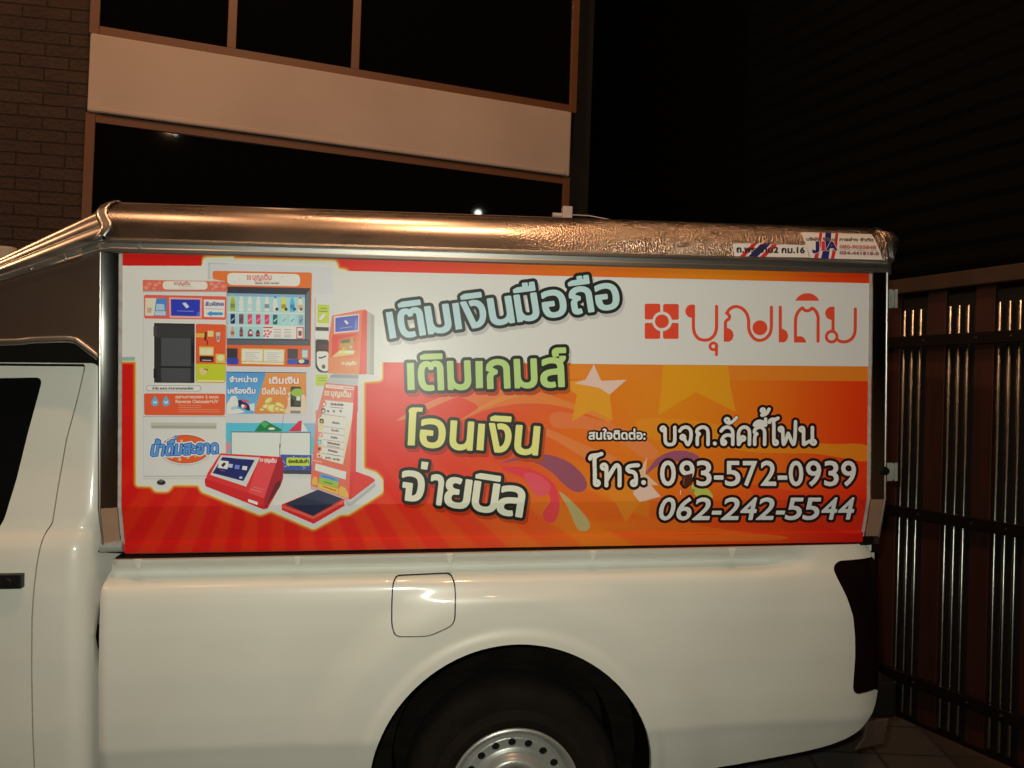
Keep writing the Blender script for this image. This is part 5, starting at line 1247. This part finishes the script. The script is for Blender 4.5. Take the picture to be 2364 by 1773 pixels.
t.links.new(co.outputs['Object'], mpn.inputs[0]); t.links.new(mpn.outputs[0], bk.inputs['Vector'])
old = b.inputs['Base Color'].links[0].from_socket
mx = N.new('ShaderNodeMix'); mx.data_type = 'RGBA'; mx.blend_type = 'MULTIPLY'; mx.inputs[0].default_value = .65
mul = N.new('ShaderNodeMix'); mul.data_type = 'RGBA'; mul.inputs[0].default_value = .35
t.links.new(bk.outputs['Color'], mul.inputs[6]); t.links.new(old, mul.inputs[7]); t.links.new(mul.outputs[2], b.inputs['Base Color'])
G = [t2w((x, y, GZ)) for x, y in ((-60, -60), (60, -60), (60, 60), (-60, 60))]
dv = link('driveway', mesh_of(G, [(0, 1, 2, 3)]), pave); tag(dv, None, None, kind='structure')

UP = np.array([0, 0, 1.])
# ---- the building behind: its front runs away to the right
HEAD = 0.12147
def hdir(deg): a = HEAD+math.radians(deg); return np.array([math.sin(a), math.cos(a), 0.])
class Face:
    """upright plane through a photo point at a given depth; coordinates s along, z up, n towards the viewer"""
    def __init__(s, px, py, depth, deg=None, p0=None):
        if p0 is None:
            d = rayW(px, py); p0 = CW+d*(depth/(d@AW[:, 2]))
        s.o = np.array([p0[0], p0[1], 0.]); s.e = hdir(deg); s.n = np.array([s.e[1], -s.e[0], 0.])
    def hit(s, px, py, off=0.):
        d = rayW(px, py); q = s.o+s.n*off; t_ = ((q-CW)@s.n)/(d@s.n); p = CW+d*t_
        return float((p-s.o)@s.e), float(p[2])
    def P(s, a, z, n): return s.o+s.e*a+s.n*n+UP*z
    def boxfn(s): return lambda p: tuple(s.P(p[0], p[2], p[1]))
FR = Face(205, 258, 4.75, 70.0)
plaster = mat('cream_plaster', (.50, .385, .32), rough=.8, var=.6, vscale=1.3, dark=(.38, .285, .23), bump=.25, bscale=35, stretch=(1, 1, 1))
alu_br = mat('brown_window_frame', (.14, .053, .021), rough=.45, var=.3, vscale=9, dark=(.11, .042, .018))
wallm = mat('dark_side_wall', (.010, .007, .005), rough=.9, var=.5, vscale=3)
room = mat('unlit_room', (.02, .02, .02), rough=.9, var=.3, vscale=3)
base = FR.o.copy(); base[2] = -.12
bld = empty('shop_building', 'dark brick building with plaster band and brown framed windows behind the truck', 'building', loc=tuple(base))
fb_ = FR.boxfn()
def seg(px0, py0, px1, py1, off=0.): return FR.hit(px0, py0, off), FR.hit(px1, py1, off)
sL = FR.hit(203, 200, .03)[0]; sR = FR.hit(1322, 330, .06)[0]
zT = .5*(FR.hit(230, 78.5, .03)[1]+FR.hit(1318, 257, .03)[1]); zBm = .5*(FR.hit(230, 260, .03)[1]+FR.hit(1318, 407, .03)[1])
print('band', sL, sR, zT, zBm, FR.hit(230, 82, .06)[1], FR.hit(1318, 258, .06)[1], FR.hit(230, 262, .06)[1], FR.hit(1318, 408, .06)[1])
m = MB(); m.box(sL, sR, -.10, .030, zBm, zT, fb_); m.box(sL+.05, sR-.03, -.05, .036, zBm+.0, zBm+.035, fb_)
m.build('plaster_band', plaster, bld, origin=base, bevel=.012)
# side return and hidden walls
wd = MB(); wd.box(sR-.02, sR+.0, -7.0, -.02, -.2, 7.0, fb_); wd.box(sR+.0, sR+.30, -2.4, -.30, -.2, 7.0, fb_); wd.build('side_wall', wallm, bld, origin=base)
inn = MB(); inn.box(sL-.2, sR-.05, -2.6, -2.4, -.2, 7.0, fb_); inn.box(sL-.2, sR-.05, -2.4, -.12, zBm+.08, zT-.08, fb_); inn.build('interior', room, bld, origin=base)
paneg = mat('window_glass', (.003, .003, .003), rough=.03, spec=.4, var=.1, vscale=2)
FW = .052
def window(s0, s1, z0, z1, bars):
    m = MB()
    for a, b2 in ((s0, s0+FW), (s1-FW, s1)): m.box(a, b2, -.04, .012, z0, z1, fb_)
    for a, b2 in ((z0, z0+FW), (z1-FW, z1)): m.box(s0+FW, s1-FW, -.04, .010, a, b2, fb_)
    for a in bars: m.box(a-FW/2, a+FW/2, -.04, .008, z0+FW, z1-FW, fb_)
    w = m.build('window', alu_br, bld, origin=base, bevel=.003)
    edges = [s0+FW]+[x for a in bars for x in (a-FW/2, a+FW/2)]+[s1-FW]
    for a, b2 in zip(edges[::2], edges[1::2]):
        g = MB(); g.box(a-.004, b2+.004, -.012, -.004, z0+FW-.004, z1-FW+.004, fb_); g.build('pane', paneg, w, origin=base)
    return w
sW0 = FR.hit(206, 40)[0]; sW1 = FR.hit(1334, 120)[0]
window(sW0+.004, sW1, zT+.002, zT+1.9, [FR.hit(537, 40)[0], FR.hit(823, 60)[0]])
window(sW0+.004, sW1-.03, zBm-2.25, zBm-.002, [])
mu = MB(); a = FR.hit(818, 430)[0]; mu.box(a-.012, a+.012, -.10, -.03, zBm-2.2, zBm-.05, fb_); mu.build('mullion', room, bld, origin=base)
sk_ = MB(); sk_.box(sL, sR-.03, -.12, .03, -.25, zBm-2.252, fb_); sk_.build('plinth', plaster, bld, origin=base)
up_ = MB(); up_.box(sL, sR, -.12, .05, zT+1.902, zT+2.5, fb_); up_.build('parapet', plaster, bld, origin=base)
# brick pier to the left, slightly turned
BR = Face(204, 300, 0, 81.0, p0=FR.P(sL+.012, 0, -.045))
brick = mat('dark_brick', (.047, .024, .0155), rough=.85, var=.55, vscale=7, dark=(.026, .014, .009), bump=.0)
t = brick.node_tree; N = t.nodes; b = N['Principled BSDF']
co = N.new('ShaderNodeTexCoord'); mpn = N.new('ShaderNodeMapping')
t.links.new(co.outputs['UV'], mpn.inputs[0])
bk = N.new('ShaderNodeTexBrick'); bk.inputs['Scale'].default_value = 1.0; bk.inputs['Brick Width'].default_value = .262; bk.inputs['Row Height'].default_value = .0715; bk.inputs['Mortar Size'].default_value = .0045; bk.inputs['Mortar Smooth'].default_value = .35
bk.inputs['Color1'].default_value = (1, 1, 1, 1); bk.inputs['Color2'].default_value = (.82, .80, .80, 1); bk.inputs['Mortar'].default_value = (.15, .12, .10, 1); bk.inputs['Bias'].default_value = .0
t.links.new(mpn.outputs[0], bk.inputs['Vector'])
old = b.inputs['Base Color'].links[0].from_socket
mx = N.new('ShaderNodeMix'); mx.data_type = 'RGBA'; mx.blend_type = 'MULTIPLY'; mx.inputs[0].default_value = 1.0
t.links.new(old, mx.inputs[6]); t.links.new(bk.outputs['Color'], mx.inputs[7]); t.links.new(mx.outputs[2], b.inputs['Base Color'])
inv = N.new('ShaderNodeMath'); inv.operation = 'SUBTRACT'; inv.inputs[0].default_value = 1.0; t.links.new(bk.outputs['Fac'], inv.inputs[1])
nz = N.new('ShaderNodeTexNoise'); nz.inputs['Scale'].default_value = 42; nz.inputs['Detail'].default_value = 6; t.links.new(co.outputs['UV'], nz.inputs['Vector'])
ma = N.new('ShaderNodeMath'); ma.operation = 'MULTIPLY_ADD'; ma.inputs[1].default_value = .55; t.links.new(nz.outputs['Fac'], ma.inputs[0]); t.links.new(inv.outputs[0], ma.inputs[2])
bp = N.new('ShaderNodeBump'); bp.inputs['Strength'].default_value = 1.0; bp.inputs['Distance'].default_value = .030; t.links.new(ma.outputs[0], bp.inputs['Height']); t.links.new(bp.outputs[0], b.inputs['Normal'])
bm_ = MB(); fbk = BR.boxfn(); bm_.box(-4.5, 0, -.30, 0, -.25, 7.0, fbk)
bo = bm_.build('brick_wall', brick, bld, origin=base)
uv = bo.data.uv_layers.new(name='UVMap')
for lp_ in bo.data.loops:
    p = np.array(bo.data.vertices[lp_.vertex_index].co)+base-BR.o
    uv.data[lp_.index].uv = (float(p@BR.e)+float(p@BR.n), float(p[2]))

# ---- gate of brown boards and bright bars on the right
def ground_hit(px, py):
    n = RW @ np.array([0, 0, 1.]); d = rayW(px, py); q = t2w((0, 0, GZ)); return CW+d*(((q-CW)@n)/(d@n))
ga, gb = ground_hit(2061, 1652), ground_hit(2323, 1766)
dv_ = gb-ga; ang = math.degrees(math.atan2(dv_[0], dv_[1])-HEAD)
print('gate', ga, gb, 'dir', ang)
GT = Face(0, 0, 0, 155.0, p0=gb)
gbase = gb.copy(); 
board = mat('red_brown_board', (.050, .012, .005), rough=.55, var=.6, vscale=5, stretch=(3, 3, .4), dark=(.015, .006, .003))
board2 = mat('dark_board', (.008, .005, .003), rough=.6, var=.5, vscale=6, stretch=(3, 3, .4))
rim_ = mat('dark_steel_rail', (.009, .005, .0035), rough=.45, spec=.3, var=.4, vscale=12)
bar_m = mat('lacquered_steel_bar', (.46, .45, .41), rough=.25, metal=1.0, var=.4, vscale=30, dark=(.12, .10, .08), bump=.12, bscale=60)
top_m = mat('brown_top_rail', (.06, .032, .019), rough=.5, var=.4, vscale=9)
gate = empty('sliding_gate', 'dark brown slatted gate with bright vertical bars at the right behind the truck', 'gate', loc=tuple(gbase))
gf = GT.boxfn()
def gz(px, py, off=0.): return GT.hit(px, py, off)
g_lo = .5*(gz(2061, 1640)[1]+gz(2323, 1750)[1]); s_a, s_b = gz(2040, 900)[0]-1.6, gz(2364, 900)[0]+1.3
ztop = .5*(gz(2364, 607)[1]+gz(2064, 648)[1]); zt_b = .5*(gz(2083, 716)[1]+gz(2349, 689)[1])
z2 = .5*(gz(2050, 794)[1]+gz(2360, 774)[1]); z3 = .5*(gz(2038, 1174)[1]+gz(2359, 1226)[1]); z4 = .5*(gz(2064, 1555)[1]+gz(2355, 1664)[1])
zbar = .5*(gz(2061, 1637)[1]+gz(2323, 1747)[1])
print('gate z', ztop, zt_b, z2, z3, z4, zbar, 's', s_a, s_b, gz(2364, 607)[1], gz(2064, 648)[1], gz(2064, 1555)[1], gz(2355, 1664)[1])
pm = MB(); pm.box(s_a, s_b, -.03, .02, ztop-.075, ztop, gf); pm.build('top_rail', top_m, gate, origin=gbase, bevel=.006)
for z in (z2, z3, z4):
    pm = MB(); pm.box(s_a, s_b, -.002, .026, z-.028, z+.028, gf); ro = pm.build('rail', rim_, gate, origin=gbase, bevel=.004)
for z in (z2, z3, z4):
    for px in (2135, 2258, 2338):
        s0 = gz(px, 900)[0]; bo_ = MB(); p0, p1 = GT.P(s0, z, .026), GT.P(s0, z, .034); bo_.tube([p0, p1], [.008, .005], 8); bo_.build('rail_bolt', bar_m, gate, origin=gbase, shade=40)
groups = ((2083, 2102, 2121), (2189, 2209, 2229), (2303, 2326, 2349))
pit = gz(2209, 740)[0]-gz(2102, 740)[0]
cent = [gz(g_[1], 740)[0] for g_ in groups]
cent += [cent[2]+(cent[2]-cent[1])*k for k in range(1, 12)] + [cent[0]-(cent[1]-cent[0])*k for k in range(1, 12)]
cent = [c for c in cent if s_a+.12 < c < s_b-.12]
sp3 = .5*(gz(2121, 740)[0]-gz(2083, 740)[0]); sp3b = .5*(gz(2349, 740)[0]-gz(2303, 740)[0])
print('bars', sp3, sp3b, cent)
spb = .5*(sp3+sp3b)
for c in cent:
    for k in (-1, 0, 1):
        s0 = c+k*spb; bm2 = MB(); bm2.tube([GT.P(s0, zbar, -.018), GT.P(s0, zt_b-.006, -.018), GT.P(s0, zt_b, -.018)], [.0102, .0102, .004], 14)
        bm2.build('bar', bar_m, gate, origin=gbase, shade=50)
    bd = MB(); bd.box(c-.075, c+.075, -.060, -.040, z4-.25, ztop-.10, gf); bd.build('board', board2, gate, origin=gbase)
for c0, c1 in zip(sorted(cent)[:-1], sorted(cent)[1:]):
    mid = .5*(c0+c1); w = c1-c0-.155
    for a_, b2 in ((mid-w/2, mid-.03), (mid+.03, mid+w/2)) if (c1-c0) > .3 else ((mid-w/2, mid+w/2),):
        bd = MB(); bd.box(a_, b2, -.046, -.024, z4-.28, ztop-.078, gf); bd.build('board', board, gate, origin=gbase, bevel=.003)
gp = MB(); gp.box(s_a-.10, s_a, -.06, .04, -.2, ztop+.05, gf); gp.build('post', rim_, gate, origin=gbase)
gk = MB(); gk.box(s_a, s_b, -.05, .0, zbar-.09, zbar-.02, gf); gk.build('bottom_rail', rim_, gate, origin=gbase)

# ---- ribbed sheet wall of the shed beyond the gate
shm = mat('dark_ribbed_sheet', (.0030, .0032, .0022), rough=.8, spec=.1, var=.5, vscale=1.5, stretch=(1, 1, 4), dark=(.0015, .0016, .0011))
sh0, sh1, nr = -9.5, 7.0, 54
v = []
for k in range(nr*4+1):
    z = -.15+k*(7.6/(nr*4)); o_ = (.0, .018, .018, .0)[k % 4]
    v += [tuple(GT.P(sh0, z, -1.15+o_)), tuple(GT.P(sh1, z, -1.15+o_))]
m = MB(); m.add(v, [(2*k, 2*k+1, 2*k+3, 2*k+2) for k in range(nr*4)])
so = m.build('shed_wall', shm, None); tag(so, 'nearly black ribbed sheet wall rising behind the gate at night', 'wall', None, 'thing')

# ---- slim white post with a stay wire, seen over the roof
def at(px, py, depth): d = rayW(px, py); return CW+d*(depth/(d@AW[:, 2]))
DP = 4.55
pa, pb2 = at(1298, 477, DP), at(1321, 477, DP)
postm = mat('white_painted_post', (.62, .55, .52), rough=.5, var=.3, vscale=9)
wp = empty('gate_post', 'slim white post top with a thin wire behind the truck roof', 'post', loc=(float((pa[0]+pb2[0])/2), float(pa[1]), -.1))
ob = np.array(wp.location)
m = MB(); w2 = float(np.linalg.norm(pb2-pa))/2; xc = .5*(pa[0]+pb2[0])
m.box(xc-w2, xc+w2, pa[1]-w2, pa[1]+w2, -.1, float(pa[2])); m.build('shaft', postm, wp, origin=ob, bevel=.006)
m = MB(); c = at(1284, 497, DP); m.tube([(c[0]-.022, pa[1], c[2]), (xc, pa[1], c[2])], .013, 8); m.build('bolt', postm, wp, origin=ob, shade=40)
m = MB(); w0_, w1_, w3_ = at(1322, 496, DP), at(1360, 498, DP), at(1414, 508, DP)
m.tube([w0_, w1_, w3_, w3_+(w3_-w1_)*3], .003, 6); m.build('stay_wire', postm, wp, origin=ob)

# ---- round post beyond the cab
DP2 = 3.9
c0, c1 = at(-10, 588, DP2), at(40, 588, DP2); r0 = float(np.linalg.norm(c1-c0))/2; cc = .5*(c0+c1); ztp = float(at(15, 571, DP2)[2])
bo2 = MB(); bo2.tube([(cc[0], cc[1], -.05), (cc[0], cc[1], ztp-.012), (cc[0], cc[1], ztp)], [r0, r0, r0*.8], 24)
rp2 = bo2.build('round_post', mat('cream_post', (.50, .42, .34), rough=.6, var=.3, vscale=8), None, shade=40)
tag(rp2, 'cream round post rising behind the cab fairing, in front of the brick', 'post')
